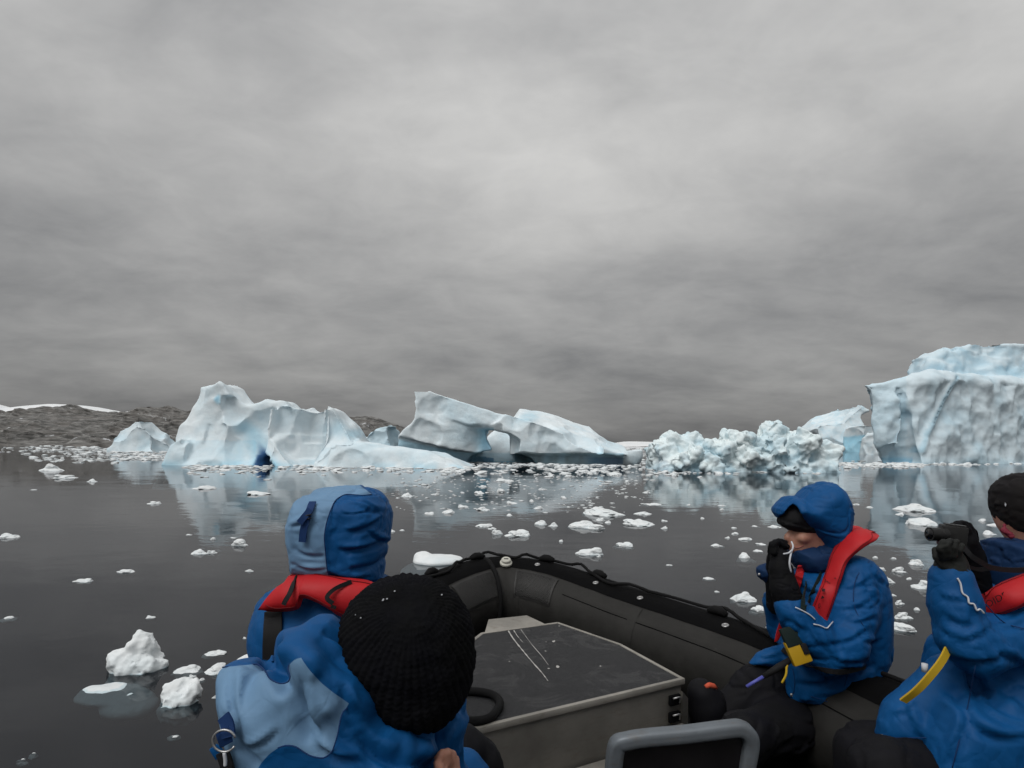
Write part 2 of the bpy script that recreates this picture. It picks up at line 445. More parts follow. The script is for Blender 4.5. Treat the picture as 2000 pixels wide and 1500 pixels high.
def ridge_sheet(name, prof, Yf, Yb, nx, ny, mat, rough, fs, seed, strat=0.0):
    """terrain between Yf (shore) and Yb (crest): prof = [(px, crest_py)], built as a height grid"""
    pxs = np.linspace(prof[0][0], prof[-1][0], nx); cp = np.interp(pxs, *zip(*prof))
    V = np.zeros((nx, ny, 3))
    for j in range(ny):
        t = j / (ny - 1); Y = Yf + (Yb - Yf) * t * 1.5
        tt = min(t * 1.5, 1.0); prof_t = 0.10 * tt + 0.90 * (1 - (1 - tt) ** 1.9)
        fall = 1.0 if t * 1.5 <= 1 else max(0.0, 1 - (t * 1.5 - 1) * 1.2)
        for i in range(nx):
            c = at(pxs[i], cp[i], Yb); V[i, j] = (c[0] * (0.55 + 0.45 * Y / Yb), Y, max(c[2], 0.02) * prof_t * fall - 0.25 * (1 - min(1, tt * 12)))
    P = V.reshape(-1, 3).copy()
    w_ = np.clip(P[:, 2] / 2.0, 0.12, 1.0)
    edge = np.repeat(np.clip(np.minimum(np.arange(nx), nx - 1 - np.arange(nx)) / (nx * 0.06), 0, 1), ny)
    q = P * np.array((1, 1, 1.8)) / fs
    d = rough * (0.6 * facet(q, seed, 0.9, 0.6) + 0.5 * blocks(q * 1.6, seed + 3) + 0.22 * blocks(q * 3.7, seed + 5) + 0.35 * ridged(q * 2.1, 3, seed + 9) - 0.1)
    P[:, 2] += d * w_ * edge
    P[:, 1] -= np.abs(d) * 1.2 * w_
    if strat: P[:, 1] -= strat * w_ * np.abs(((P[:, 2] + 0.25 * P[:, 0] * 0.2 + fbm(P / 9.0, 3, seed)) * 0.8) % 1.0 - 0.3)
    Q = [(i * ny + j, (i + 1) * ny + j, (i + 1) * ny + j + 1, i * ny + j + 1) for i in range(nx - 1) for j in range(ny - 1)]
    o = mesh(name, P, np.array(Q), mat, smooth=False); auto_smooth(o, 35); o['kind'] = 'structure'; return o
ridge_sheet('rocky_shore', [(-320, 822), (-150, 812), (0, 806), (60, 804), (120, 801), (150, 798), (185, 805), (215, 808), (250, 808), (270, 804), (300, 800), (330, 804), (372, 808), (420, 803), (520, 815), (600, 822), (660, 826), (700, 820), (735, 823), (765, 830), (792, 836), (830, 858), (870, 880)], 150, 185, 460, 70, ROCK, 2.8, 16.0, 3, 0.8)
ridge_sheet('snow_hill', [(-400, 797), (-60, 779), (0, 790), (25, 797), (60, 793.5), (105, 790), (150, 791), (190, 795), (230, 803), (300, 815), (400, 850)], 420, 520, 90, 24, SNOW, 1.0, 60.0, 5)
ridge_sheet('far_snow_shore', [(1130, 873), (1180, 868), (1220, 862), (1250, 862.5), (1300, 864), (1400, 868), (1520, 869), (1640, 868), (1800, 874)], 1150, 1300, 70, 14, SNOW, 1.5, 120.0, 6)
ridge_sheet('far_rock_strip', [(1228, 873.5), (1236, 872.0), (1247, 872.6), (1258, 871.6), (1268, 872.5), (1284, 872.2), (1300, 873.5)], 900, 1000, 60, 10, ROCK, 0.9, 14.0, 7)

# ================================================================== icebergs
def wpoly(pts, Y): return [(at(x, y, Y)[0], at(x, y, Y)[2]) for x, y in pts]
def crop(ox, oy, s): return lambda *pts: [(ox + s * x, oy + s * y) for x, y in pts]
c1_, c2_, c3_ = crop(0, 700, .35), crop(650, 720, .325), crop(1200, 640, .4)
UNDER = 1000   # px far below the waterline: the ice goes on under water
def slab(P, poly, Y0, front, back, k=0.35):
    d = polysd(P[:, 0], P[:, 2], poly)
    f = front(P) if callable(front) else front
    b = back(P) if callable(back) else back
    return smax(smax(d, f - P[:, 1], k), P[:, 1] - b, k)
def chisel(F, x0, x1, y0, y1, ya, yb, n, seed, inset, rad):
    """planar fracture faces: local half-space cuts set a little under the surface F"""
    rn = random.Random(seed); L_ = []
    for _ in range(n):
        r = ray(rn.uniform(x0, x1), rn.uniform(y0, y1)); ys = np.linspace(ya, yb, 90); P = np.stack((r[0] * ys, ys, CAMH + r[2] * ys), 1); d = F(P)
        if not (d < 0).any(): continue
        c = P[np.argmax(d < 0)]; e = 0.25; g = np.array([F(np.array([c + e * v]))[0] - F(np.array([c - e * v]))[0] for v in np.eye(3)]); g /= np.linalg.norm(g) + 1e-9
        nn = g + np.array((rn.uniform(-.5, .5), rn.uniform(-.2, .2), rn.uniform(-.35, .5))); nn /= np.linalg.norm(nn)
        L_.append((c - nn * inset * rn.uniform(.4, 1.2), nn, rad * rn.uniform(.6, 1.4)))
    def G(P):
        d = F(P)
        for c, nn, R_ in L_:
            D = P - c; near = np.abs(D).max(1) < R_ * 2.6
            if near.any():
                Dn = D[near]; d[near] = smax(d[near], Dn @ nn - 0.7 * np.maximum(np.sqrt((Dn * Dn).sum(1)) - R_, 0), 0.04)
        return d
    return G
def berg(name, F, lo, hi, h, disp, mat, label, attrs=None, parts=None):
    V, Q = nets(F, lo, hi, h, 1.7); Nn = vnormals(V, Q)
    V2 = V + Nn * disp(V, Nn)[:, None]
    V2 = relax(V2, Q, 1, 0.35)
    A = {'blue': np.zeros(len(V)), 'deep': np.zeros(len(V)), 'dirt': np.zeros(len(V))}
    if attrs: attrs(V2, Nn, A)
    for k in A: A[k] = np.clip(A[k], 0, 1)
    o = mesh(name, V2, Q, mat, attrs=A, origin=((lo[0] + hi[0]) / 2, (lo[1] + hi[1]) / 2, 0))
    return tag(o, label, 'iceberg')

# ---- left iceberg with the pointed summit
def make_berg_left():
    Y0 = 43.5
    main = wpoly([(369, 856), (371, 847), (378, 826), (385, 808), (392, 788), (399, 768), (401, 758), (420, 752), (432, 745), (443, 751), (450, 760), (459, 770), (474, 787), (497, 787), (510, 784), (523, 781), (535, 786), (548, 784), (560, 786), (566, 792), (569, 800), (582, 797), (593, 793), (600, 799), (609, 801), (625, 797), (640, 793), (654, 798), (665, 812), (676, 823), (686, 833), (695, 845), (703, 862), (703, UNDER), (380, UNDER), (380, 900)], Y0)
    upper = wpoly([(368, 850), (371, 843), (385, 806), (399, 768), (401, 757), (420, 751), (432, 744), (443, 750), (455, 765), (474, 787), (478, 812), (470, 840), (452, 858), (430, 872), (400, 872), (380, 866)], 42.0)
    shoulder = wpoly([(462, 822), (500, 796), (545, 792), (566, 796), (560, 850), (545, 912), (545, UNDER), (500, UNDER), (498, 890), (480, 862)], 41)
    foot = wpoly([(332, 915), (337, 890), (345, 866), (357, 858), (369, 855), (385, 868), (398, 888), (408, 878), (424, 872), (440, 880), (452, 866), (470, 860), (482, 880), (494, 905), (496, UNDER), (336, UNDER)], 41)
    tongue = wpoly([(520, 915), (560, 872), (620, 856), (660, 855), (703, 861), (740, 867), (775, 871), (803, 875), (830, 878), (845, 881), (862, 887), (877, 893), (898, 903), (918, 914), (921, 920), (921, UNDER), (520, UNDER)], 41)
    cre = [at(461, 834, 40.6), at(474, 858, 40.0), at(486, 880, 39.7), at(499, 900, 39.4), at(511, 922, 39.2)]
    slot = [at(563, 790, 41.5), at(556, 850, 40.2), at(541, 912, 39.2)]
    slot2 = [at(571, 800, 42), at(600, 850, 40.6), at(625, 905, 39.4)]
    win = [at(419, 775, 41.3), at(419.5, 782, 41.2)]
    def F0(P):
        z = P[:, 2]
        lf = 0.35 * fbm(P / 2.6, 3, 11)
        d = slab(P, main, Y0, lambda P: Y0 - 0.8 - 0.42 * np.maximum(5.0 - P[:, 2], -2) - 0.5 * np.sin(P[:, 0] * 0.55 + 1), lambda P: Y0 + 2.2 + 0.5 * np.maximum(5.0 - z, 0), 0.35)
        d = smin(d, slab(P, upper, 42, lambda P: 41.2 - 0.28 * np.maximum(5 - P[:, 2], 0) + 0.35 * np.abs(P[:, 0] + 20.5), 45, 0.3), 0.25)
        d = smin(d, slab(P, shoulder, 41, lambda P: 40.6 - 0.36 * np.maximum(3.6 - P[:, 2], 0) + 0.45 * np.abs(P[:, 0] + 17.2), 45, 0.3), 0.25)
        d = smin(d, slab(P, foot, 41, lambda P: 40.0 - 0.45 * np.maximum(1.5 - P[:, 2], 0), 45.5, 0.25), 0.18)
        d = smin(d, slab(P, tongue, 41, lambda P: 40.1 - 0.55 * np.maximum(1.9 - P[:, 2], -0.6) - 0.25 * np.sin(P[:, 0] * 0.9), lambda P: 44.5 - 0.4 * z, 0.7), 0.7)
        return d + lf
    F0c = chisel(F0, 380, 690, 806, 905, 36, 47, 40, 12, 0.22, 0.75)
    def F(P):
        d = F0c(P)
        rr = [0.08, 0.15, 0.26, 0.46, 0.6]
        for i in range(4):
            a = np.array(cre[i]); b = np.array(cre[i + 1]); D = P * np.array((1, 0.14, 1))
            d = smax(d, -capsule(D, a * (1, .14, 1), b * (1, .14, 1), rr[i], rr[i + 1]), 0.12)
        for S, r0 in ((slot, 0.13),):
            for i in range(len(S) - 1):
                d = smax(d, -capsule(P, S[i], S[i + 1], r0, r0), 0.35)
        d = smax(d, -capsule(P, win[0], win[1], 0.22, 0.22), 0.1)
        return d
    def disp(V, Nn):
        top = sstep(3.2, 5.0, V[:, 2])
        return (-0.30 * facet(V / np.array((2.9, 2.6, 2.3)), 21, 1.0, 0.6) + 0.02) * (1 - 0.6 * top) - 0.06 * facet(V / 0.8, 31, 0.7, 0.5) + 0.07 * fbm(V / 0.9, 4, 41)
    def attrs(V, Nn, A):
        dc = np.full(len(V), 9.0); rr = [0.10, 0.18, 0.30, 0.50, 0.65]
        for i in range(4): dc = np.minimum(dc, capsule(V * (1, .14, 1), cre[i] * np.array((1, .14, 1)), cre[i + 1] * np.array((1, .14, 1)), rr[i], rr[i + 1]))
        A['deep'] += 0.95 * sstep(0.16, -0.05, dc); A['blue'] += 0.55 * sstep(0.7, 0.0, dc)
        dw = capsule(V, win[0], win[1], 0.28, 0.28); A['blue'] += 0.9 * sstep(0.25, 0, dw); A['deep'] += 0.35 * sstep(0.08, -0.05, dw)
        px, py = proj(V)
        A['blue'] += 0.6 * sstep(26, 4, np.hypot(px - 694, (py - 848) * 1.6)) + 0.35 * sstep(30, 0, np.hypot(px - 660, py - 838))
        for S in (slot,):
            for i in range(len(S) - 1): A['blue'] += 0.25 * sstep(0.4, 0.1, capsule(V, S[i], S[i + 1], 0.12, 0.12))
        A['blue'] += 0.40 * sstep(0.55, 0.05, V[:, 2]) * sstep(-0.3, 0.3, fbm(V / 1.5, 3, 5) + 0.1)
        A['blue'] += 0.22 * ((px < 500) & (py > 860))
    berg('iceberg', F, (-26.5, 36.5, -1.6), (-2.0, 50, 6.2), 0.115, disp, ICE, 'big white iceberg with a pointed summit and dark blue crevice, left of the arched one', attrs)
make_berg_left()

# ---- arched iceberg in the middle
def make_berg_arch():
    Y0 = 50.0
    beam = wpoly(c2_((495, 125), (512, 121), (535, 124), (620, 152), (700, 178), (800, 212), (900, 244), (980, 270), (1050, 288), (1120, 305), (1190, 322), (1230, 350), (1200, 420), (1125, 428), (1060, 392), (985, 374), (935, 371), (890, 350), (800, 333), (700, 305), (600, 268), (512, 236), (506, 190)), Y0)
    pill = wpoly(c2_((500, 200), (512, 240), (509, 265), (502, 300), (480, 335), (450, 358), (425, 375), (408, 398), (403, 412), (520, 440), (640, 470), (740, 492), (800, 498), (862, 500), (925, 494), (958, 489), (938, 455), (922, 420), (922, 395), (935, 371), (890, 345), (700, 280), (560, 225)), Y0)
    pill_low = wpoly(c2_((402, 405), (560, 440), (700, 470), (850, 490), (900, 505), (862, 518), (835, 530), (822, 552), (818, 600), (818, 900), (392, 900), (394, 470)), Y0)
    face = wpoly(c2_((1040, 285), (1100, 300), (1180, 318), (1260, 342), (1350, 374), (1450, 410), (1560, 450), (1660, 486), (1740, 505), (1752, 518), (1700, 530), (1560, 512), (1400, 512), (1250, 512), (1100, 512), (1112, 480), (1120, 432), (1060, 395), (990, 376), (960, 340)), 49.3)
    base = wpoly(c2_((1130, 470), (1735, 480), (1742, 530), (1735, 600), (1735, 900), (1225, 900), (1222, 585), (1190, 545), (1130, 520)), Y0)
    behind = wpoly(c2_((780, 566), (790, 535), (830, 512), (890, 485), (915, 440), (928, 408), (950, 388), (985, 362), (1060, 345), (1150, 350), (1240, 400), (1300, 470), (1300, 590), (1300, 900), (775, 900)), 54.5)
    fx = np.array(wpoly(c2_((960, 280), (1050, 290), (1180, 320), (1350, 376), (1560, 452), (1740, 512), (1800, 540)), 49.3))
    bx = np.array(wpoly(c2_((1000, 330), (1088, 292), (1108, 262), (1122, 241), (1165, 240), (1210, 243), (1265, 256), (1320, 271), (1400, 300), (1480, 325), (1550, 345), (1575, 362), (1610, 382), (1680, 425), (1735, 452), (1800, 505), (1815, 540)), 56.0))
    cut = [at(*c2_((1100, 290))[0], 54), at(*c2_((1200, 300))[0], 54)]
    def F(P):
        x, y, z = P[:, 0], P[:, 1], P[:, 2]
        lf = 0.14 * fbm(P / 2.2, 3, 51)
        d = slab(P, beam, Y0, lambda P: 48.3 + 0.10 * (P[:, 2] - 2), 51.6, 0.22)
        d = smin(d, slab(P, pill, Y0, lambda P: 48.55 + 0.16 * np.maximum(4.5 - P[:, 2], 0) * 0.4 + 0.03 * (P[:, 0] + 7) ** 2 * 0.3, 52.8, 0.3), 0.15)
        d = smin(d, slab(P, pill_low, Y0, lambda P: 49.2 + 0.35 * np.maximum(1.6 - P[:, 2], 0), 53.2, 0.35), 0.3)
        d = smin(d, slab(P, face, 49.3, 48.0, 51.5, 0.18), 0.25)
        # slab with a snow top that climbs away from the front edge
        t = np.clip((y - 49.2) / 6.8, 0, 1)
        zt = np.interp(x, fx[:, 0], fx[:, 1]) * (1 - t) + np.interp(x * 56 / (49.2 + 6.8 * t) * (49.2 + 6.8 * t) / 56, bx[:, 0], bx[:, 1]) * t
        xl = at(*c2_((1060, 400))[0], 50)[0]; xr = at(*c2_((1800, 500))[0], 52)[0]
        d3 = smax(smax(z - zt, np.maximum(49.0 - y, y - 56.3), 0.25), smax(np.maximum(xl - x, x - xr), 0.75 - z + 0.05 * (y - 50), 0.2), 0.2)
        d = smin(d, d3, 0.2)
        d = smin(d, slab(P, base, Y0, lambda P: 48.75 + 0.7 * (P[:, 2] < 0.9), 55.5, 0.25), 0.12)
        d = smin(d, slab(P, behind, 54.5, lambda P: 53.4 - 0.5 * np.maximum(1.5 - P[:, 2], -3), 57.5, 0.4), 0.15)
        tip = ellipsoid(P, at(*c2_((1775, 520))[0], 50.2), (1.3, 1.6, 1.3)); d = smin(d, tip, 0.3)
        d = d + lf
        return d
    def disp(V, Nn):
        fr = sstep(0.3, -0.5, Nn[:, 1])
        sm = sstep(0.2, 0.7, Nn[:, 2])
        return (-0.13 * facet(V / np.array((3.2, 2.2, 1.4)), 61, 0.8, 0.5) - 0.05) * (1 - 0.6 * sm) + 0.06 * fbm(V / 0.7, 4, 71) - 0.05 * fr * facet(V / 0.9, 67, 0.6, 0.5)
    lay = [at(*q, 48.6) for q in c2_((512, 240), (600, 270), (700, 305), (800, 338), (890, 352))]
    def attrs(V, Nn, A):
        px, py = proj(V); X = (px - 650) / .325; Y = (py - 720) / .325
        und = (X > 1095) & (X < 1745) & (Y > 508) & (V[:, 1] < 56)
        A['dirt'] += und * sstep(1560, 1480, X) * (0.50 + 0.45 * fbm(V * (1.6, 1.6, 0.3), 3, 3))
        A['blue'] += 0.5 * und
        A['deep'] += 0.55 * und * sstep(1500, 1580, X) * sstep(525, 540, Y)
        pl = (X > 390) & (X < 970) & (V[:, 1] < 53)
        line = np.interp(X, [395, 520, 640, 740, 960], [420, 448, 476, 498, 505])
        A['blue'] += 0.75 * pl * sstep(-6, 10, Y - line); A['deep'] += 0.30 * pl * sstep(0, 50, Y - line) * sstep(380, 700, X)
        A['blue'] += 0.8 * pl * sstep(820, 915, X) * sstep(345, 370, Y) * (X < 970) ; A['deep'] += 0.25 * pl * sstep(860, 930, X) * sstep(350, 380, Y)
        A['blue'] += 0.75 * sstep(4.0, 1.0, np.abs(Y - 560)) * ((X > 810) & (X < 1230)) + 0.45 * ((X > 810) & (X < 1235) & (Y > 500) & (V[:, 1] > 52)) * sstep(498, 515, Y)
        A['blue'] += 0.45 * sstep(45, 10, np.hypot((X - 1180) * 0.5, Y - 290))
        A['dirt'] += 0.22 * sstep(0.15, 0.02, np.minimum.reduce([capsule(V, lay[i], lay[i + 1], 0.02, 0.02) for i in range(len(lay) - 1)]))
    F = chisel(F, 1020, 1210, 815, 885, 46, 58, 18, 15, 0.20, 1.0)
    F = chisel(F, 800, 960, 775, 880, 46, 54, 7, 18, 0.08, 0.9)
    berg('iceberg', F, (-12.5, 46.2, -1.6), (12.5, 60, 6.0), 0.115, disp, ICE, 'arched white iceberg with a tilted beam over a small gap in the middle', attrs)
make_berg_arch()

# ---- low rubbly iceberg right of the middle
def make_berg_rubble():
    Y0 = 40.0
    poly = wpoly(c3_((182, 590), (186, 562), (205, 552), (232, 556), (255, 530), (280, 512), (305, 516), (330, 527), (355, 520), (390, 514), (425, 535), (450, 562), (490, 560), (520, 552), (546, 560), (545, 510), (556, 494), (585, 508), (610, 525), (640, 537), (680, 532), (728, 530), (732, 500), (750, 470), (775, 456), (800, 462), (812, 488), (832, 488), (862, 514), (885, 520), (905, 508), (930, 525), (960, 540), (1000, 546), (1035, 568), (1078, 586), (1065, 620), (1045, 655), (1040, 690), (1040, 900), (200, 900), (200, 640)), Y0)
    rnd = random.Random(5); blobs = []
    for i in range(46):
        px, py = rnd.uniform(190, 1060), rnd.uniform(470, 690)
        p = c3_((px, py))[0]; dp = float(polysd(np.array([at(*p, Y0)[0]]), np.array([at(*p, Y0)[2]]), poly)[0])
        if dp > -0.12: continue
        r = min(rnd.uniform(0.28, 0.85), -dp + 0.12)
        depth = 38.9 - 0.45 * max(0, 2 - at(*p, Y0)[2]) + rnd.uniform(-.25, .5)
        c = at(*p, Y0); blobs.append(((c[0], depth, c[2]), r, rotm(rnd.uniform(0, 90), rnd.uniform(0, 90), rnd.uniform(0, 90)), (r * rnd.uniform(.7, 1.2), r * rnd.uniform(.7, 1.1), r * rnd.uniform(.6, 1.0))))
    def F(P):
        d = slab(P, poly, Y0, lambda P: 39.0 - 0.5 * np.maximum(1.6 - P[:, 2], -0.8), lambda P: 43.0 - 0.5 * P[:, 2], 0.3)
        for c, r, rt, rr in blobs:
            near = np.abs(P - np.array(c)).max(1) < 2.2
            if near.any():
                dn = d[near]; d[near] = smin(dn, rbox(P[near], c, rr, r * 0.12, rt), 0.05)
        return d + 0.10 * fbm(P / 1.0, 3, 81)
    def disp(V, Nn):
        return 0.46 * blocks(V / 0.9, 83) - 0.07 + 0.26 * blocks(V / 0.40, 89) + 0.10 * fbm(V / 0.5, 4, 91, 0.6)
    def attrs(V, Nn, A):
        A['blue'] += 0.30 * sstep(0.7, 0.0, V[:, 2]) + 0.25 * sstep(0.0, 0.4, fbm(V / 1.2, 3, 7))
        px, py = proj(V); A['deep'] += 0.12 * ((px > 1280) & (px < 1305) & (py > 898)) + 0.08 * sstep(0.25, 0.0, V[:, 2])
    berg('iceberg', F, (7.8, 36.5, -1.4), (24.5, 44.5, 3.9), 0.075, disp, ICE_ROUGH, 'low rubbly greenish white iceberg of broken lumps, right of the arched one', attrs)
make_berg_rubble()

# ---- huge iceberg at the right edge
def make_berg_right():
    Y0 = 70.0
    def yf(x): return 64.6 + 0.42 * np.maximum(x - 47.0, 0) + 0.25 * np.maximum(46 - x, 0)
    low = wpoly(c3_((1226, 281), (1250, 270), (1300, 262), (1360, 248), (1420, 236), (1465, 213), (1520, 200), (1580, 191), (1650, 190), (1720, 195), (1850, 203), (2000, 206), (2400, 215), (2700, 260), (2720, 640), (2700, 900), (1330, 900), (1312, 655), (1285, 600), (1268, 560), (1262, 500), (1252, 420), (1250, 350), (1245, 305)), 65.6)
    top = wpoly(c3_((1428, 230), (1432, 200), (1445, 160), (1480, 148), (1520, 121), (1545, 124), (1575, 138), (1598, 125), (1602, 106), (1640, 104), (1662, 100), (1670, 76), (1685, 70), (1745, 74), (1775, 84), (1800, 108), (1850, 104), (1890, 95), (1940, 92), (1955, 70), (1975, 64), (2000, 74), (2080, 90), (2200, 80), (2500, 120), (2500, 400), (1428, 400)), 78.0)
    groove = [at(*c3_((1398, 300))[0], 64.8), at(*c3_((1425, 430))[0], 64.8), at(*c3_((1432, 600))[0], 64.6), at(*c3_((1446, 690))[0], 64.4)]
    crack = [at(*c3_(p)[0], yy) for p, yy in (((1668, 240), 67.0), ((1625, 320), 66.0), ((1590, 390), 65.4), ((1545, 470), 65.0), ((1512, 525), 64.8), ((1480, 600), 64.5))]
    niche = at(*c3_((1375, 640))[0], 64.4)
    def F(P):
        x, y, z = P[:, 0], P[:, 1], P[:, 2]
        P0 = P
        P = P.copy(); P[:, 0] -= np.maximum(P[:, 1] - 66.0, 0) * 0.70
        d = slab(P, low, Y0, lambda P: yf(P[:, 0]) - 0.10 * (10 - P[:, 2]) + 2.0 * sstep(9.5, 13.0, P[:, 2]) + 0.5 * fbm(P / 4.0, 2, 15), 92, 1.6)
        P = P0.copy(); P[:, 0] -= np.maximum(P[:, 1] - 78.0, 0) * 0.80
        d = smin(d, slab(P, top, 78, lambda P: 74.5 + 0.25 * (P[:, 2] - 13) + 0.8 * fbm(P / 3.0, 3, 17), 90, 0.5), 0.4)
        P = P0
        d = d + 0.35 * fbm(P / 3.2, 3, 101)
        for i in range(3): d = smax(d, -capsule(P * (1, .4, 1), groove[i] * np.array((1, .4, 1)), groove[i + 1] * np.array((1, .4, 1)), 0.16 + 0.14 * i, 0.30 + 0.14 * i), 0.25)
        for i in range(5): d = smax(d, -capsule(P * (1, .25, 1), crack[i] * np.array((1, .25, 1)), crack[i + 1] * np.array((1, .25, 1)), 0.06, 0.08), 0.2)
        d = smax(d, -ellipsoid(P, niche, (2.2, 2.0, 1.3)), 0.5)
        return d
    def disp(V, Nn):
        up = sstep(0.3, 0.8, Nn[:, 2]); dk = np.minimum.reduce([capsule(V * (1, .25, 1), crack[i] * np.array((1, .25, 1)), crack[i + 1] * np.array((1, .25, 1)), 0.14, 0.2) for i in range(5)])
        return sstep(-0.1, 0.5, dk) * (-0.85 * facet(V / np.array((2.0, 2.0, 2.4)), 103, 0.9, 0.6) - 0.05) * (1 - 0.55 * up) - 0.26 * facet(V / 0.9, 107, 0.9, 0.6) * (1 - .5 * up) * sstep(-0.1, 0.5, dk) + 0.12 * fbm(V / 0.8, 4, 109) + (V[:, 1] > 73) * (0.6 * blocks(V / 2.2, 113) + 0.1)
    def attrs(V, Nn, A):
        px, py = proj(V); X = (px - 1200) / .4; Y = (py - 640) / .4
        dk = np.minimum.reduce([capsule(V * (1, .25, 1), crack[i] * np.array((1, .25, 1)), crack[i + 1] * np.array((1, .25, 1)), 0.14, 0.2) for i in range(5)])
        A['blue'] += 0.5 * sstep(0.25, 0.0, dk); A['deep'] += 0.0
        A['blue'] += 0.6 * sstep(620, 650, Y) * ((X > 1300) & (X < 1455)); A['deep'] += 0.3 * sstep(625, 655, Y) * ((X > 1300) & (X < 1455))
        dg = np.minimum.reduce([capsule(V * (1, .4, 1), groove[i] * np.array((1, .4, 1)), groove[i + 1] * np.array((1, .4, 1)), .2, .4) for i in range(3)])
        A['blue'] += 0.12 * sstep(0.5, 0, dg)
        A['blue'] += 0.28 * (V[:, 1] > 72) * sstep(0.5, 0, Nn[:, 2])
        A['blue'] += 0.10 + 0.18 * (X < 1425)
        A['blue'] += 0.2 * sstep(1.2, 0.1, V[:, 2])
    berg('iceberg', F, (40.5, 60.5, -2.0), (86, 94, 15.2), 0.22, disp, ICE_BIG, 'huge flat-topped scalloped iceberg with a blue diagonal crack at the right edge', attrs)
make_berg_right()

# ---- smaller bergs between and behind
def small_berg(pts, Y, thick, h, label, amp=0.25, sc=1.6, lean=0.25, seed=1, mat=None, attrs=None, under=30):
    poly = wpoly(pts, Y); xs = [p[0] for p in poly]; zs = [p[1] for p in poly]
    def F(P): return slab(P, poly, Y, lambda P: Y - thick * 0.5 - lean * (max(zs) - P[:, 2]), lambda P: Y + thick * 0.5 + lean * (max(zs) - P[:, 2]), thick * 0.12) + amp * 0.8 * fbm(P / (sc * 1.3), 3, seed)
    def disp(V, Nn): return -amp * facet(V / sc, seed + 2, 0.9, 0.5) - amp * 0.4 + amp * 0.4 * fbm(V / (sc * 0.4), 4, seed + 5)
    zb = -0.02 * Y
    F = chisel(F, min(p[0] for p in pts), max(p[0] for p in pts), min(p[1] for p in pts), 880, Y - thick * 2, Y + thick, 14, seed, thick * 0.07, thick * 0.28)
    return berg('iceberg', F, (min(xs) - 1, Y - thick - lean * 8, zb), (max(xs) + 1, Y + thick + lean * 8, max(zs) + 1), h, disp, mat or ICE, label, attrs)
def tint(b=0.0, f=None):
    def g(V, Nn, A):
        A['blue'] += b
        if f: f(V, Nn, A)
    return g
small_berg([(240, 905), (238, 873), (246, 866), (248, 840), (262, 832), (280, 819), (289, 827), (294, 833), (305, 838), (320, 848), (322, 856), (331, 866), (340, 875), (345, 905)], 88, 5.0, 0.2, 'small pointed grey-white iceberg in front of the rocky shore, left of the big one', 0.45, 3.0, 0.35, 201, attrs=tint(0.12))
small_berg([(718, 910), (718, 862), (724, 846), (737, 834), (758, 831), (772, 833), (779, 841), (780, 866), (778, 910)], 62, 3.0, 0.13, 'small bluish rounded iceberg in the gap behind the long white tongue of ice', 0.3, 1.6, 0.2, 211, attrs=tint(0.38))
small_berg([(698, 900), (690, 862), (702, 854), (715, 852), (730, 860), (736, 900)], 66, 3.0, 0.15, 'low white ice hump beside the small bluish rounded iceberg', 0.2, 1.6, 0.2, 213, attrs=tint(0.05))
def band(V, Nn, A):
    px, py = proj(V); s = (py - 835) - (px - 1600) * -0.42
    A['dirt'] += 0.05 * sstep(2, 10, s) * sstep(34, 20, s) * (0.8 + 0.6 * fbm(V * (0.3, 0.3, 1.2), 3, 2)); A['blue'] += 0.12
small_berg(c3_((932, 515), (938, 497), (955, 484), (1010, 448), (1075, 410), (1120, 384), (1142, 374), (1155, 384), (1158, 396), (1176, 406), (1174, 420), (1150, 432), (1134, 440), (1146, 470), (1158, 500), (1162, 540), (1158, 640), (960, 640), (938, 560)), 260, 22.0, 0.55, 'distant iceberg tilted like a wedge behind the rubbly one', 1.1, 8.0, 0.2, 221, attrs=tint(0.0, band))
def bl2(V, Nn, A):
    px, py = proj(V); A['blue'] += 0.95 * sstep(846, 852, py + 0.12 * (px - 1690))
small_berg(c3_((1156, 640), (1156, 525), (1158, 505), (1165, 488), (1190, 476), (1225, 475), (1252, 482), (1256, 496), (1244, 520), (1236, 545), (1234, 640)), 240, 14.0, 0.5, 'small distant iceberg, white above and sky blue below, beside the huge one', 0.6, 6.0, 0.1, 231, attrs=tint(0.0, bl2))
small_berg(c3_((1236, 640), (1234, 545), (1245, 520), (1262, 500), (1276, 510), (1282, 545), (1290, 640)), 150, 6.0, 0.3, 'small pale ice block touching the left foot of the huge iceberg', 0.4, 3.0, 0.2, 241, attrs=tint(0.10))
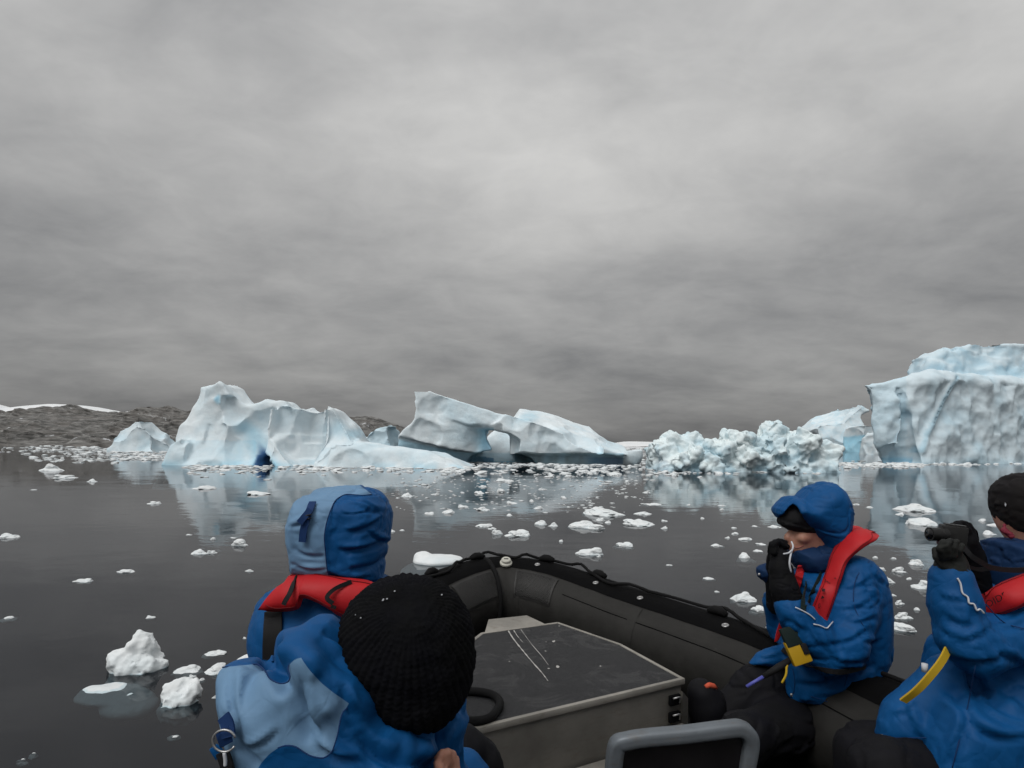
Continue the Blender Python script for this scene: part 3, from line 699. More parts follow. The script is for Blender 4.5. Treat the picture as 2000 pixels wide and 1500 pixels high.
# ================================================================== floating ice
def floe_templates(n, res, seed0, flat=0.16):
    T = []
    for k in range(n):
        rn = random.Random(seed0 + k); L_ = []
        for i in range(rn.choice((1, 2, 2, 3, 4))):
            a = rn.uniform(0, 6.28); q = rn.uniform(0, 0.19)
            L_.append(((q * math.cos(a) * 1.1, q * math.sin(a) * 0.6, rn.uniform(0.0, 0.25)), (rn.uniform(.16, .32), rn.uniform(.16, .26), rn.uniform(.3, .5)), rotm(rn.uniform(-8, 8), rn.uniform(-10, 10), rn.uniform(0, 180))))
        mx_h = max(c[2] + r[2] for c, r, _ in L_); off = np.array((rn.uniform(0, 99), rn.uniform(0, 99), rn.uniform(0, 99)))
        ex, ey = rn.uniform(.40, .5), rn.uniform(.26, .36)
        def F(P):
            P = P + np.stack((0.09 * vnoise(P * (4, 4, 0.6) + off, k + 40), 0.09 * vnoise(P * (4, 4, 0.6) + off, k + 41), 0.02 * vnoise(P * (5, 5, 2) + off, k + 42)), 1)
            d = ellipsoid(P, (0, 0, -0.12), (ex, ey, 0.55 + 0.2 * (k % 3)))
            for c, r, rt in L_: d = smin(d, ellipsoid(P, (c[0], c[1], c[2] / mx_h), (r[0], r[1], r[2] / mx_h), rt), 0.05)
            return d
        V, Q = nets(F, (-.72, -.64, -.95), (.72, .64, 1.3), res, 1.8); Nn = vnormals(V, Q)
        V = V - Nn * (0.05 * fbm(V * (7, 7, 3.5) + off, 3, k) + 0.09 * facet(V * (3.4, 3.4, 2.0) + off, k, 0.8, 0.7) + 0.012)[:, None]
        me = bpy.data.meshes.new('ice_floe'); me.vertices.add(len(V)); me.vertices.foreach_set('co', V.astype(np.float32).ravel())
        me.loops.add(Q.size); me.loops.foreach_set('vertex_index', Q.astype(np.int32).ravel()); me.polygons.add(len(Q)); me.polygons.foreach_set('loop_start', np.arange(0, Q.size, 4, dtype=np.int32))
        me.update(calc_edges=True); me.validate(); me.polygons.foreach_set('use_smooth', np.ones(len(me.polygons), bool)); me.materials.append(ICE_FLOE)
        a = me.attributes.new('blue', 'FLOAT', 'POINT'); a.data.foreach_set('value', np.where(V[:, 2] < 0.0, 0.35, 0.0).astype(np.float32)[:len(me.vertices)])
        T.append(me)
    return T
TN = floe_templates(20, 0.030, 100)       # shapes of the floes one can see well
TF = floe_templates(8, 0.075, 300)        # shapes of the far small pieces
fr_ = random.Random(11)
def floe(px, py, w_px, h_px, label, group=None, sub=0.0, tmpl=None, far=False, rot=None):
    p = atz(px, py + h_px * 0.25); Y = p[1]; W = w_px * Y / FPX; dep = CAMH / Y
    D = W * (0.72 if Y < 12 else 1.0); H = min(0.42 * W, max(0.10 * W, (h_px * Y / FPX - 0.55 * D * dep) * 0.9))
    T = TF if far else TN
    me = T[fr_.randrange(len(T)) if tmpl is None else tmpl]
    o = bpy.data.objects.new('ice_floe', me)
    o.location = (p[0], Y, -sub * H * 1.0 if sub else 0.0); o.scale = (W * 1.06, D * 1.35, H)
    o.rotation_euler = (0, 0, (rot if rot is not None else fr_.choice((0, math.pi)) + fr_.uniform(-.35, .35)))
    link(o); tag(o, label, 'ice floe', group); return o
# single pieces that can be told apart
NEAR = [

 (366, 1302, 66, 24, 'thin wet ice sheet carrying a small snow knob, left of the blue jacket', 0.35),
 (428, 1304, 56, 26, 'white ice lump peeking out beside the shoulder of the nearest jacket', 0.0), (418, 1272, 50, 16, 'dark glassy ice shard above the white lump by the nearest jacket', 0.3),
 (486, 1281, 56, 22, 'grey flat ice plate half hidden behind the second person', 0.3),
 (1151, 1076, 58, 20, 'long white sausage-shaped floe ahead of the bow, right of the oval one', 0.0), (1175, 998, 88, 22, 'wide jagged floe with a snowy peak in mid water right of centre', 0.0),
 (1136, 1024, 62, 18, 'long lumpy white floe below the wide jagged one', 0.0), (1250, 1020, 68, 16, 'low white floe with a raised left end, right of the lumpy one', 0.0),
 (1010, 1042, 50, 16, 'white floe with a pointed left knob above the bow', 0.0), (1451, 1166, 52, 22, 'white curled ice lump close to the elbow of the hooded person at right', 0.0),
 (1479, 1187, 34, 18, 'grey glassy shard under the curled lump by the hooded person', 0.35), (1456, 1084, 36, 20, 'grey glassy cluster of ice left of the raised glove', 0.35),
 (1782, 992, 70, 18, 'flat white floe with two peaks in front of the huge iceberg', 0.0), (1797, 1019, 56, 20, 'domed white floe just above the camera lens', 0.0),
 (1790, 1099, 34, 15, 'blocky white floe to the left of the camera and gloves', 0.0), (1764, 1203, 36, 18, 'upper of two white loaf-shaped floes between the people at right', 0.0),
 (1763, 1224, 50, 20, 'lower of two white loaf-shaped floes between the people at right', 0.0), (1802, 1143, 44, 22, 'snowy floe touching the sleeve of the person with the camera', 0.0),
 (1756, 1112, 32, 18, 'wet floe with a small white knob between the people at right', 0.25), (1732, 1132, 30, 18, 'angular white floe beside the back of the hooded person', 0.0),
 (100, 915, 46, 17, 'pyramid-shaped white floe on calm water at far left', 0.0), (128, 931, 38, 9, 'low white floe just below the pyramid-shaped one', 0.0),
 (398, 952, 48, 9, 'flat double white floe in the reflection of the big left iceberg', 0.0), (504, 963, 46, 10, 'saddle-shaped white floe in the reflection above the first hood', 0.0),
 (468, 1060, 38, 17, 'crumbly white floe left of the light blue hood', 0.0), (390, 1078, 32, 12, 'smooth white oval floe with a smaller one at its right', 0.0),
 (414, 1078, 19, 8, 'small oval floe at the right of a smooth bigger one', 0.0), (17, 1047, 38, 12, 'slanted white floe at the left edge of the picture', 0.0),
 (246, 1115, 36, 8, 'thin leaf-shaped floe on dark water at left', 0.0), (162, 1133, 36, 9, 'thin bowl-shaped floe on dark water at left', 0.0),
 (16, 1204, 34, 11, 'faint sunken ice patch at the left edge', 0.5), (44, 1476, 24, 26, 'round sunken ice ball in the lower left corner', 0.85), (66, 1464, 20, 24, 'round sunken ice ball at the right of a pair in the lower left corner', 0.85),
 (340, 1434, 26, 12, 'small sunken ice shard below the curled lump at lower left', 0.6), (301, 982, 24, 7, 'small white floe alone on grey water between left edge and iceberg reflection', 0.0),
 (180, 939, 20, 7, 'small white floe right of the pyramid-shaped one', 0.0), (1217, 1062, 40, 14, 'glassy grey floe right of the sausage-shaped one', 0.3),
]
for px, py, w_, h_, lb, sub in NEAR: floe(px, py, w_, h_, lb, sub=sub)
# the nearest pieces, each shaped on its own: blobs = (px, py, Y, z or None, rx, ry, rz)
def own_floe(blobs, h, label, seed, fac=0.02, k=0.03):
    B_ = []
    for px, py, Y, z, rx, ry, rz in blobs:
        c = at(px, py, Y)
        if z is not None: c[2] = z
        B_.append((c, (rx, ry, rz)))
    lo = np.min([c - np.array(r) for c, r in B_], 0) - 0.06; hi = np.max([c + np.array(r) for c, r in B_], 0) + 0.06
    sc_ = max(r[0] for _, r in B_)
    def F(P):
        d = None
        for c, r in B_: e_ = ellipsoid(P, c, r); d = e_ if d is None else smin(d, e_, k)
        return d + fac * 1.2 * fbm(P / (sc_ * 0.45), 4, seed) + fac * facet(P / (sc_ * 0.5), seed + 3, 0.9, 0.6) - fac * 0.3
    V, Q = nets(F, lo, hi, h, 3.0); A = {'blue': np.where(V[:, 2] < 0.005, 0.45, 0.0), 'deep': np.zeros(len(V)), 'dirt': np.where(V[:, 2] < 0.03, 0.10, 0.0)}
    tag(mesh('ice_floe', V, Q, ICE_FLOE, attrs=A, origin=(B_[0][0][0], B_[0][0][1], 0)), label, 'ice floe')
own_floe([(278, 1266, 4.30, None, .115, .10, .105), (244, 1284, 4.26, None, .12, .10, .07), (264, 1296, 4.25, 0.02, .19, .14, .07), (262, 1300, 4.25, -0.11, .17, .14, .12)], 0.010, 'big glassy ice lump with a snowy cap, left of the people in the boat', 501, 0.036, 0.06)
own_floe([(222, 1344, 3.86, -0.042, .255, .14, .04), (205, 1340, 3.9, -0.03, .15, .10, .035), (250, 1350, 3.8, -0.09, .17, .13, .07)], 0.013, 'long grey half-sunken ice slab just below the big glassy lump', 507, 0.016)
own_floe([(344, 1360, 3.74, None, .085, .08, .085), (362, 1340, 3.78, None, .075, .06, .06), (380, 1350, 3.72, None, .045, .05, .05), (350, 1378, 3.70, -0.05, .115, .10, .10)], 0.009, 'white curled ice lump beside the half-sunken slab at lower left', 513, 0.024, 0.04)
own_floe([(855, 1088, 8.2, 0.01, .36, .30, .085), (826, 1082, 8.25, 0.05, .13, .16, .075), (846, 1090, 8.2, -0.14, .46, .38, .13)], 0.024, 'large smooth oval floe just ahead of the boat bow', 519, 0.018)
# small pieces told apart only by their place, by stretch of water
ORD = ['leftmost', 'second', 'third', 'fourth', 'fifth', 'sixth', 'seventh', 'eighth', 'ninth', 'tenth'] + ['%dth' % i if i % 10 not in (1, 2, 3) or i in (11, 12, 13) else '%d%s' % (i, {1: 'st', 2: 'nd', 3: 'rd'}[i % 10]) for i in range(11, 60)]
def field(L_, what, group, sub=0.25):
    rn = random.Random(len(L_))
    for k, (px, py, w_, h_) in enumerate(sorted(L_)):
        place = 'leftmost' if k == 0 else 'rightmost' if k == len(L_) - 1 else ORD[k] + ' from the left'
        floe(px, py, w_, h_, what + ', ' + place, group, sub=rn.choice((0, 0, 0, sub, sub * 1.6)))
MID = [(65, 956, 15, 3), (416, 1052, 11, 7), (369, 1044, 14, 3), (456, 1050, 14, 3), (487, 1114, 16, 6), (294, 1205, 18, 7), (478, 1245, 10, 7), (394, 1325, 16, 10), (376, 1320, 16, 9), (420, 1360, 12, 12)]
field(MID, 'tiny ice scrap on the dark water left of the people', 'ice scraps on the left water')
MID = [(796, 967, 24, 9), (837, 1002, 24, 8), (875, 999, 34, 10), (905, 989, 22, 7), (939, 961, 26, 11), (979, 959, 20, 9), (944, 994, 30, 9), (1000, 981, 28, 9), (1039, 977, 18, 9), (1052, 991, 26, 9), (996, 1005, 20, 8), (946, 1026, 34, 8), (961, 1032, 20, 5), (971, 1040, 22, 13), (1056, 1021, 28, 12), (1081, 1025, 20, 10), (1165, 1029, 36, 12), (1172, 1015, 20, 8), (1187, 1019, 16, 8), (1096, 1056, 11, 8), (1170, 1086, 10, 7), (765, 1037, 16, 6), (785, 1035, 12, 4), (898, 921, 22, 6), (985, 938, 38, 7), (1075, 930, 18, 5), (1110, 930, 14, 5), (1060, 955, 22, 5), (943, 950, 18, 5), (850, 965, 18, 4), (1102, 971, 14, 7)]
field(MID, 'small floe between boat bow and arched iceberg', 'floes between the bow and the arched iceberg')
MID = [(1263, 961, 17, 5), (1272, 984, 42, 6), (1255, 1002, 36, 8), (1298, 1031, 16, 7), (1298, 1017, 13, 4), (1372, 1012, 9, 4), (1434, 1031, 14, 4), (1475, 1027, 18, 4), (1513, 1028, 25, 6), (1435, 1042, 15, 5), (1421, 1050, 12, 5), (1456, 1052, 30, 7), (1401, 1064, 30, 8), (1488, 1062, 24, 6), (1480, 1075, 22, 6), (1344, 985, 13, 5), (1410, 995, 9, 5), (1307, 1103, 14, 4), (1224, 940, 11, 9), (1384, 1128, 30, 8), (1400, 1155, 12, 4), (1500, 1224, 9, 5), (1366, 931, 18, 5), (1315, 926, 24, 8), (1282, 929, 11, 5), (1410, 987, 16, 3)]
field(MID, 'small floe between boat bow and right-hand hooded person', 'floes left of the hooded person')
MID = [(1757, 1003, 20, 8), (1918, 1016, 13, 8), (1941, 1025, 26, 6), (1932, 1041, 26, 10), (1828, 1117, 22, 20), (1757, 1177, 20, 12), (1791, 1189, 13, 10), (1737, 1195, 15, 10), (1732, 1202, 26, 9), (1709, 1088, 12, 8), (1720, 1112, 18, 9), (1698, 990, 16, 5), (1672, 985, 12, 3), (1745, 1090, 14, 6), (1775, 1130, 12, 5), (1745, 1162, 12, 5)]
field(MID, 'small floe beyond the two people at right', 'floes near the people at right')
def clear(px, py): return True
def scatter(n, fx, fy, wr, label, group, seed):
    rn = random.Random(seed)
    for i in range(n):
        px, py = fx(rn), 0; py = fy(rn, px)
        w_ = rn.uniform(*wr) * (0.6 + 0.8 * max(0, py - 870) / 60); floe(px, py, w_, w_ * rn.uniform(0.12, 0.30), label, group, far=True)
scatter(62, lambda r: r.triangular(0, 375, 270), lambda r, x: r.uniform(864, 905 if x < 300 else 897), (6, 20), 'bit of brash ice adrift between rocky shore and big left iceberg', 'brash in front of the rocky shore', 1)
scatter(34, lambda r: r.uniform(380, 930), lambda r, x: r.uniform(912, 922), (8, 24), 'bit of brash ice lining the foot of the big left iceberg', 'brash along the big left iceberg', 2)
scatter(50, lambda r: r.triangular(920, 1290, 1130), lambda r, x: r.triangular(899, 930, 904), (7, 22), 'bit of brash ice packed at the foot of the arched iceberg', 'brash along the arched iceberg', 3)
scatter(20, lambda r: r.uniform(1270, 1700), lambda r, x: r.uniform(918, 927) if x < 1620 else r.uniform(904, 914), (7, 18), 'bit of brash ice along the foot of the rubbly iceberg', 'brash along the rubbly iceberg', 4)
scatter(30, lambda r: r.uniform(1690, 2010), lambda r, x: 909 - (x - 1700) * 0.022 + r.uniform(-2, 3), (8, 22), 'bit of brash ice along the foot of the huge iceberg', 'brash along the huge iceberg', 5)

# fine brash nobody could count: one object
def brash():
    rn = np.random.default_rng(4)
    t = (1 + 5 ** .5) / 2
    I = np.array([(-1, t, 0), (1, t, 0), (-1, -t, 0), (1, -t, 0), (0, -1, t), (0, 1, t), (0, -1, -t), (0, 1, -t), (t, 0, -1), (t, 0, 1), (-t, 0, -1), (-t, 0, 1)]) / 1.9
    IF = np.array([(0, 11, 5), (0, 5, 1), (0, 1, 7), (0, 7, 10), (0, 10, 11), (1, 5, 9), (5, 11, 4), (11, 10, 2), (10, 7, 6), (7, 1, 8), (3, 9, 4), (3, 4, 2), (3, 2, 6), (3, 6, 8), (3, 8, 9), (4, 9, 5), (2, 4, 11), (6, 2, 10), (8, 6, 7), (9, 8, 1)])
    pts = []
    def band(n, f):
        for _ in range(n):
            px, py, s = f(); pts.append((px, py, s))
    U = rn.uniform
    band(560, lambda: (rn.triangular(60, 330, 400), U(866, 900), U(2, 9)))
    band(160, lambda: (U(-20, 300), U(860, 884), U(2, 8)))
    band(460, lambda: (U(360, 940), 909 + rn.exponential(5), U(2, 10)))
    band(900, lambda: (rn.triangular(900, 1130, 1290), 899 + rn.exponential(8), U(2, 10)))
    band(380, lambda: (U(760, 1270), rn.triangular(915, 940, 1010), U(1.5, 6)))
    band(200, lambda: (U(1260, 1640), 916 + rn.exponential(3.5), U(2, 8)))
    band(260, lambda: (U(1600, 1800), rn.normal(908, 3), U(2, 8)))
    band(330, lambda: (0, 0, 0) if False else (lambda x: (x, 908 - (x - 1700) * 0.022 + rn.normal(0, 1.6), U(2, 9)))(U(1690, 2060)))
    band(160, lambda: (U(1200, 1290), U(876, 905), U(2, 9)))
    V, F = [], []
    for k, (px, py, s) in enumerate(pts):
        p = atz(px, max(py, 862 + 0.0105 * (px - 1000) + 9)); W = s * p[1] / FPX * 1.0
        a = U(0, 6.28); ca, sa = math.cos(a), math.sin(a)
        q = I * (1 + U(-.35, .35, (12, 1))); q = q * (W, W * U(.6, 1.3), W * U(.10, .30))
        q = np.stack((q[:, 0] * ca - q[:, 1] * sa * 0.7, q[:, 0] * sa * 0.7 + q[:, 1] * ca, q[:, 2]), 1) + p + (0, 0, 0.05 * W)
        V.append(q); F.append(IF + 12 * k)
    o = mesh('brash_ice', np.concatenate(V), np.concatenate(F), ICE_FLOE, smooth=False)
    tag(o, 'carpet of tiny ice crumbs drifting along the feet of the icebergs', 'brash ice', kind='stuff')
brash()
# ================================================================== inflatable boat
def mat_rubber(name, col, rough=0.62, dust=0.35, bump=0.25, spec=0.4):
    m = M(name); n = m.noise(7.0, 5, 0.6); n2 = m.noise(60.0, 3, 0.6); n3 = m.noise(2.2, 3, 0.5)
    c = m.mix(m.math('MULTIPLY', m.ramp(n, [(0.4, (0, 0, 0)), (0.7, (1, 1, 1))]), dust), col, tuple(min(1, v * 2.2 + 0.006) for v in col[:3]))
    c = m.mix(m.math('MULTIPLY', n3, 0.25), c, tuple(v * 0.4 for v in col[:3]))
    scf = m.ramp(m.noise(14.0, 5, 0.7, dist=2.5, sc=(1, 1, 3)), [(0.62, (0, 0, 0)), (0.70, (1, 1, 1))])
    c = m.mix(m.math('MULTIPLY', scf, dust * 0.6), c, tuple(min(1, v * 3.0 + 0.012) for v in col[:3]))
    m.set(Base_Color=c, Roughness=m.math('ADD', m.math('MULTIPLY', n, 0.25), rough - 0.12), Normal=m.bump(n2, bump, 0.002)); m.b.inputs['Specular IOR Level'].default_value = spec; return m.m
def mat_metal(name, col=(0.20, 0.19, 0.17), rough=0.5, metal=0.3):
    m = M(name); n = m.noise(18.0, 5, 0.6, sc=(1, 1, 4)); n2 = m.noise(4.0, 4, 0.6); n3 = m.noise(120.0, 2, 0.5)
    c = m.mix(m.ramp(n2, [(0.35, (0, 0, 0)), (0.7, (1, 1, 1))]), col, tuple(v * 0.62 for v in col))
    c = m.mix(m.math('MULTIPLY', m.ramp(n, [(0.55, (0, 0, 0)), (0.75, (1, 1, 1))]), 0.5), c, (0.14, 0.115, 0.09, 1))
    m.set(Base_Color=c, Roughness=m.math('ADD', m.math('MULTIPLY', n, 0.3), rough - 0.12), Metallic=metal, Normal=m.bump(n3, 0.15, 0.002)); return m.m
RUB = mat_rubber('tube_rubber', (0.0185, 0.0178, 0.0165, 1), spec=0.25)
RUB_BLK = mat_rubber('strake_rubber', (0.0042, 0.0042, 0.0046, 1), 0.85, 0.15, 0.25, 0.06)
ROPE = mat_rubber('black_rope', (0.006, 0.006, 0.0065, 1), 0.85, 0.2, 0.8, 0.2)
ALU = mat_metal('worn_aluminium'); ALU_L = mat_metal('pale_aluminium', (0.36, 0.34, 0.305), 0.55, 0.3); ALU_B = mat_metal('seat_aluminium', (0.19, 0.215, 0.24), 0.5, 0.3)
STEEL = mat_metal('steel_ring', (0.5, 0.5, 0.5), 0.35, 0.8)
def mat_grip():
    m = M('grip_tread'); n = m.noise(90.0, 4, 0.7); n2 = m.noise(420.0, 2, 0.5); n3 = m.noise(3.5, 4, 0.6)
    c = m.ramp(n, [(0.38, (0.011, 0.0115, 0.013)), (0.62, (0.026, 0.0265, 0.029))])
    c = m.mix(m.math('MULTIPLY', m.ramp(n3, [(0.5, (0, 0, 0)), (0.75, (1, 1, 1))]), 0.35), c, (0.036, 0.036, 0.037, 1))
    wet = m.ramp(m.noise(4.2, 4, 0.6, dist=0.8), [(0.52, (0, 0, 0)), (0.60, (1, 1, 1))])
    c = m.mix(m.math('MULTIPLY', wet, 0.45), c, (0.006, 0.006, 0.007, 1))
    spk = m.ramp(m.noise(55.0, 2, 0.5), [(0.735, (0, 0, 0)), (0.75, (1, 1, 1))]); c = m.mix(m.math('MULTIPLY', spk, 0.6), c, (0.16, 0.16, 0.155, 1))
    m.set(Base_Color=c, Roughness=m.math('SUBTRACT', 0.82, m.math('MULTIPLY', wet, 0.42)), Normal=m.bump(n2, 0.6, 0.003)); return m.m
GRIP = mat_grip()
def mat_pad():
    m = M('textured_pad'); v = m.n('ShaderNodeTexVoronoi', {'Vector': m.n('ShaderNodeMapping', {'Vector': m.co('UV'), 'Scale': (1, 1, 1)}).outputs[0], 'Scale': 1.0}, feature='DISTANCE_TO_EDGE').outputs[0]
    m.set(Base_Color=(0.030, 0.029, 0.028, 1), Roughness=0.6); return m.m
PAD = mat_rubber('textured_pad', (0.016, 0.0155, 0.015, 1), 0.55)
WHITE_P = mat_rubber('valve_plastic', (0.55, 0.54, 0.48, 1), 0.5, 0.0)
PANEL = mat_rubber('dark_panel', (0.006, 0.005, 0.006, 1), 0.35, 0.3)

boat = empty('inflatable_boat', (0.2, 2.0, 0.0))
tag(boat, 'dark grey inflatable boat with aluminium bow locker carrying the passengers', 'boat')
TR = 0.27
# outer top edge of the tube, seen from above, and its height
edge = [(2.45, 0.2), (2.23, 1.1), (2.02, 1.9), (1.76, 2.75), (1.56, 3.22), (1.30, 3.58), (1.01, 3.90), (0.76, 4.17), (0.48, 4.40), (0.18, 4.53), (-0.10, 4.55), (-0.36, 4.45), (-0.60, 4.22), (-0.80, 3.88), (-0.97, 3.42), (-1.05, 2.85), (-0.98, 2.2), (-0.80, 1.4), (-0.55, 0.4), (-0.30, -0.5)]
edz = [0.60, 0.60, 0.605, 0.615, 0.62, 0.635, 0.66, 0.69, 0.73, 0.755, 0.765, 0.755, 0.73, 0.70, 0.67, 0.64, 0.62, 0.61, 0.60, 0.60]
E3 = np.array([(x, y, z) for (x, y), z in zip(edge, edz)])
path = []
SP = np.array(spline(E3, 7))
for i in range(len(SP)):
    t = SP[min(i + 1, len(SP) - 1)] - SP[max(i - 1, 0)]; t[2] = 0; t /= np.linalg.norm(t)
    inn = np.array((-t[1], t[0], 0)); path.append((SP[i] + inn * TR * 0.80 - (0, 0, TR * 0.78), inn, t))
def tube_pt(i, ang, r=TR):
    """ang: 0 = outwards, 90 = up, 180 = inwards (deg)"""
    c, inn, t = path[i]; a = R(ang); return c - inn * math.cos(a) * r + np.array((0, 0, 1)) * math.sin(a) * r
NS = 40
V = [tube_pt(i, 360 * k / NS, TR * (1 + 0.004 * math.sin(i * 1.3 + k * 0.7))) for i in range(len(path)) for k in range(NS)]
Fq = [(i * NS + k, (i + 1) * NS + k, (i + 1) * NS + (k + 1) % NS, i * NS + (k + 1) % NS) for i in range(len(path) - 1) for k in range(NS)]
tube = mesh('tube', V, np.array(Fq), RUB, boat)
def strip(name, mat, i0, i1, a0, a1, th=0.006, n=5, parent=tube, edge_th=True):
    """a band of material glued on the tube between two path stations and two angles"""
    V, F = [], []; m = i1 - i0 + 1
    for i in range(i0, i1 + 1):
        for k in range(n):
            g = a0(i) + (a1(i) - a0(i)) * k / (n - 1) if callable(a0) else a0 + (a1 - a0) * k / (n - 1)
            V.append(tube_pt(i, g, TR + (th if 0 < k < n - 1 else 0.0015)))
    for i in range(m - 1):
        for k in range(n - 1): F.append((i * n + k, i * n + k + 1, (i + 1) * n + k + 1, (i + 1) * n + k))
    return mesh(name, V, F, mat, parent)
NP = len(path)
strip('rubbing_strake', RUB_BLK, 0, NP - 1, -8, 119, 0.016, 16)
strip('top_seam_tape', RUB, 0, 52, 134, 142, 0.0035, 4)
# glued cross seams
for i in (22, 40, 63, 70, 76): strip('seam_tape', RUB, i, i + 1, 121, 235, 0.004, 26)
strip('seam_line', RUB_BLK, 0, 52, 142, 143.2, 0.004, 3)
# textured grip pads: a raised pad with small studs
def pad(i0, i1, a0, a1):
    p = strip('grip_pad', PAD, i0, i1, a0, a1, 0.007, 12, boat)
    mb = MB(); cnt = 0
    for ii in range(i0 * 5 + 3, i1 * 5 - 2):
        i = ii // 5; f = (ii % 5) / 5
        for q, a in enumerate(np.arange(a0 + 4, a1 - 3, 3.6)):
            a_ = a + (1.8 if ii % 2 else 0)
            P0 = tube_pt(i, a_, TR + 0.006); P1 = tube_pt(min(i + 1, NP - 1), a_, TR + 0.006); P = P0 + (P1 - P0) * f
            c, inn, t = path[i]; up = (P - c) / np.linalg.norm(P - c); s = np.cross(up, t)
            b = [P + t * 0.0055, P + s * 0.0055, P - t * 0.0055, P - s * 0.0055]
            mb.add(b + [P + up * 0.0045], [(0, 1, 4), (1, 2, 4), (2, 3, 4), (3, 0, 4)])
    o = mb.build('stud', PAD, p); o['kind'] = 'stuff'
pad(54, 65, 122, 168); pad(76, 88, 122, 168)
# bow seam patch, valve, rope
def cyl(mb, c, ax, r0, r1, h, n=20):
    ax = np.array(ax) / np.linalg.norm(ax); mb.tube([c, np.array(c) + ax * h], [r0, r1], n); return mb
pv = tube_pt(69, 112, TR + .012); nv = pv - path[69][0]; nv = nv / np.linalg.norm(nv)
mb = MB(); mb.tube([pv - nv * .004, pv + nv * .008, pv + nv * .016, pv + nv * .030, pv + nv * .037], [0.046, 0.046, 0.034, 0.036, 0.030], 24)
vo = mb.build('valve', WHITE_P, boat, smooth=True); auto_smooth(vo, 35)
mb = MB(); mb.box(pv + nv * .0385, (0.016, 0.004, 0.002)); mb.build('valve_slot', RUB_BLK, vo)
# eyelets on the strake
def eyelet(i, a):
    P = tube_pt(i, a, TR + 0.017); c, inn, t = path[i]; up = P - c; up /= np.linalg.norm(up); s = np.cross(up, t)
    mb = MB(); mb.tube([P + (t * math.cos(g) + s * math.sin(g)) * 0.016 for g in np.linspace(0, 2 * math.pi, 14, endpoint=False)], 0.0055, 6, closed=True)
    o = mb.build('eyelet', STEEL, tube, smooth=True)
    mb = MB(); mb.tube([P - up * .004, P + up * .002], 0.013, 10); mb.build('eyelet_plug', mat_grey, tube)
mat_grey = mat_rubber('grey_plug', (0.20, 0.20, 0.20, 1), 0.6, 0.1)
# rope grab line along the outside, lifted at loops
def stations(px_list): 
    out = []
    for px, a in px_list:
        pr = [proj(np.array([tube_pt(i, a, TR + .017)]))[0][0] for i in range(NP)]
        k = int(np.argmin([abs(v - px) if path[i][0][1] > 0.6 and i < 66 else 1e9 for i, v in enumerate(pr)])); out.append(k)
    return out
for i in stations([(1065, 62), (1199, 60), (1295, 60), (1458, 58), (1747, 58), (1860, 58)]): eyelet(i, 106)
rp = []
for i in range(0, NP):
    lift = 0.030 + 0.028 * max(0, math.sin(i * 0.62)) ** 2
    rp.append(tube_pt(i, 84 + 16 * math.sin(i * 0.31), TR + lift))
mb = MB(); mb.tube(rp, 0.011, 8); mb.build('grab_line', ROPE, tube, smooth=True)
for i in (16, 33, 49, 59, 77, 88):
    P = tube_pt(i, 86, TR + 0.03); t = path[i][2]
    mb = MB(); mb.tube([P - t * .06, P - t * .02 + (0, 0, .012), P + t * .02 + (0, 0, .014), P + t * .06], [0.016, 0.026, 0.026, 0.016], 10); mb.build('rope_knot', ROPE, tube, smooth=True)
# strap over the bow running down to the floor
sp = [tube_pt(75, a, TR + 0.012) for a in range(60, 236, 8)]
mb = MB(); mb.tube(sp, 0.017, 8); mb.build('bow_strap', ROPE, tube, smooth=True)

# floor
fl = [(2.0, 0.2), (1.8, 1.1), (1.6, 1.9), (1.36, 2.7), (1.0, 3.3), (0.5, 3.95), (0.1, 4.15), (-.2, 4.1), (-.5, 3.6), (-.7, 2.9), (-.6, 2.0), (-.4, 1.2), (-.15, 0.2)]
mb = MB(); mb.prism([(x, y, 0.235) for x, y in fl], [(x, y, 0.19) for x, y in fl]); mb.build('floor', RUB_BLK, boat)

# ---- bow locker: aluminium box with a grip top
ZT = 0.65
LC = [(*atz(939, 1237, ZT)[:2],), (*atz(1090, 1216, ZT)[:2],), (*atz(1214, 1259, ZT)[:2],), (*atz(1338.5, 1327, ZT)[:2],)]
nr = np.array(LC[3]) - np.array((*atz(922, 1427, ZT)[:2],)); nl = np.array(LC[3]) - nr * 1.22
LC = [np.array(p) for p in LC] + [nl, (nl + np.array(LC[0])) / 2 + np.array((-0.10, 0.08))]
cen = sum(LC) / len(LC)
def ins(poly, d):
    """inset of a polygon by d (towards its centre, by edge offset)"""
    out = []; n = len(poly)
    for i in range(n):
        p0, p1, p2 = poly[i - 1], poly[i], poly[(i + 1) % n]
        def off(a, b):
            e = (b - a) / np.linalg.norm(b - a); nn = np.array((-e[1], e[0])); 
            if nn @ (cen - a) < 0: nn = -nn
            return a + nn * d, e
        a, e1 = off(p0, p1); b, e2 = off(p1, p2)
        M2 = np.array([[e1[0], -e2[0]], [e1[1], -e2[1]]]); t = np.linalg.solve(M2, b - a); out.append(a + e1 * t[0])
    return out
locker = MB(); I1 = ins(LC, 0.012)
locker.prism([(*p, ZT - 0.006) for p in I1], [(*p, 0.236) for p in I1]); lk = locker.build('locker', ALU, boat, bevel=0.006)
I2 = ins(LC, 0.020)
mb = MB(); mb.prism([(*p, ZT + 0.002) for p in I2], [(*p, ZT - 0.004) for p in I2]); mb.build('grip_top', GRIP, lk)
# rim strips round the top, one per side
for i in range(len(LC)):
    a, b = LC[i], LC[(i + 1) % len(LC)]; a2, b2 = I2[i], I2[(i + 1) % len(LC)]
    dz = 0.022 if i == 3 else 0.014
    mb = MB(); mb.prism([(*a, ZT + 0.005), (*b, ZT + 0.005), (*b2, ZT + 0.005), (*a2, ZT + 0.005)], [(*a, ZT - dz), (*b, ZT - dz), (*b2, ZT - dz), (*a2, ZT - dz)]); mb.build('rim', ALU_L, lk, bevel=0.004)
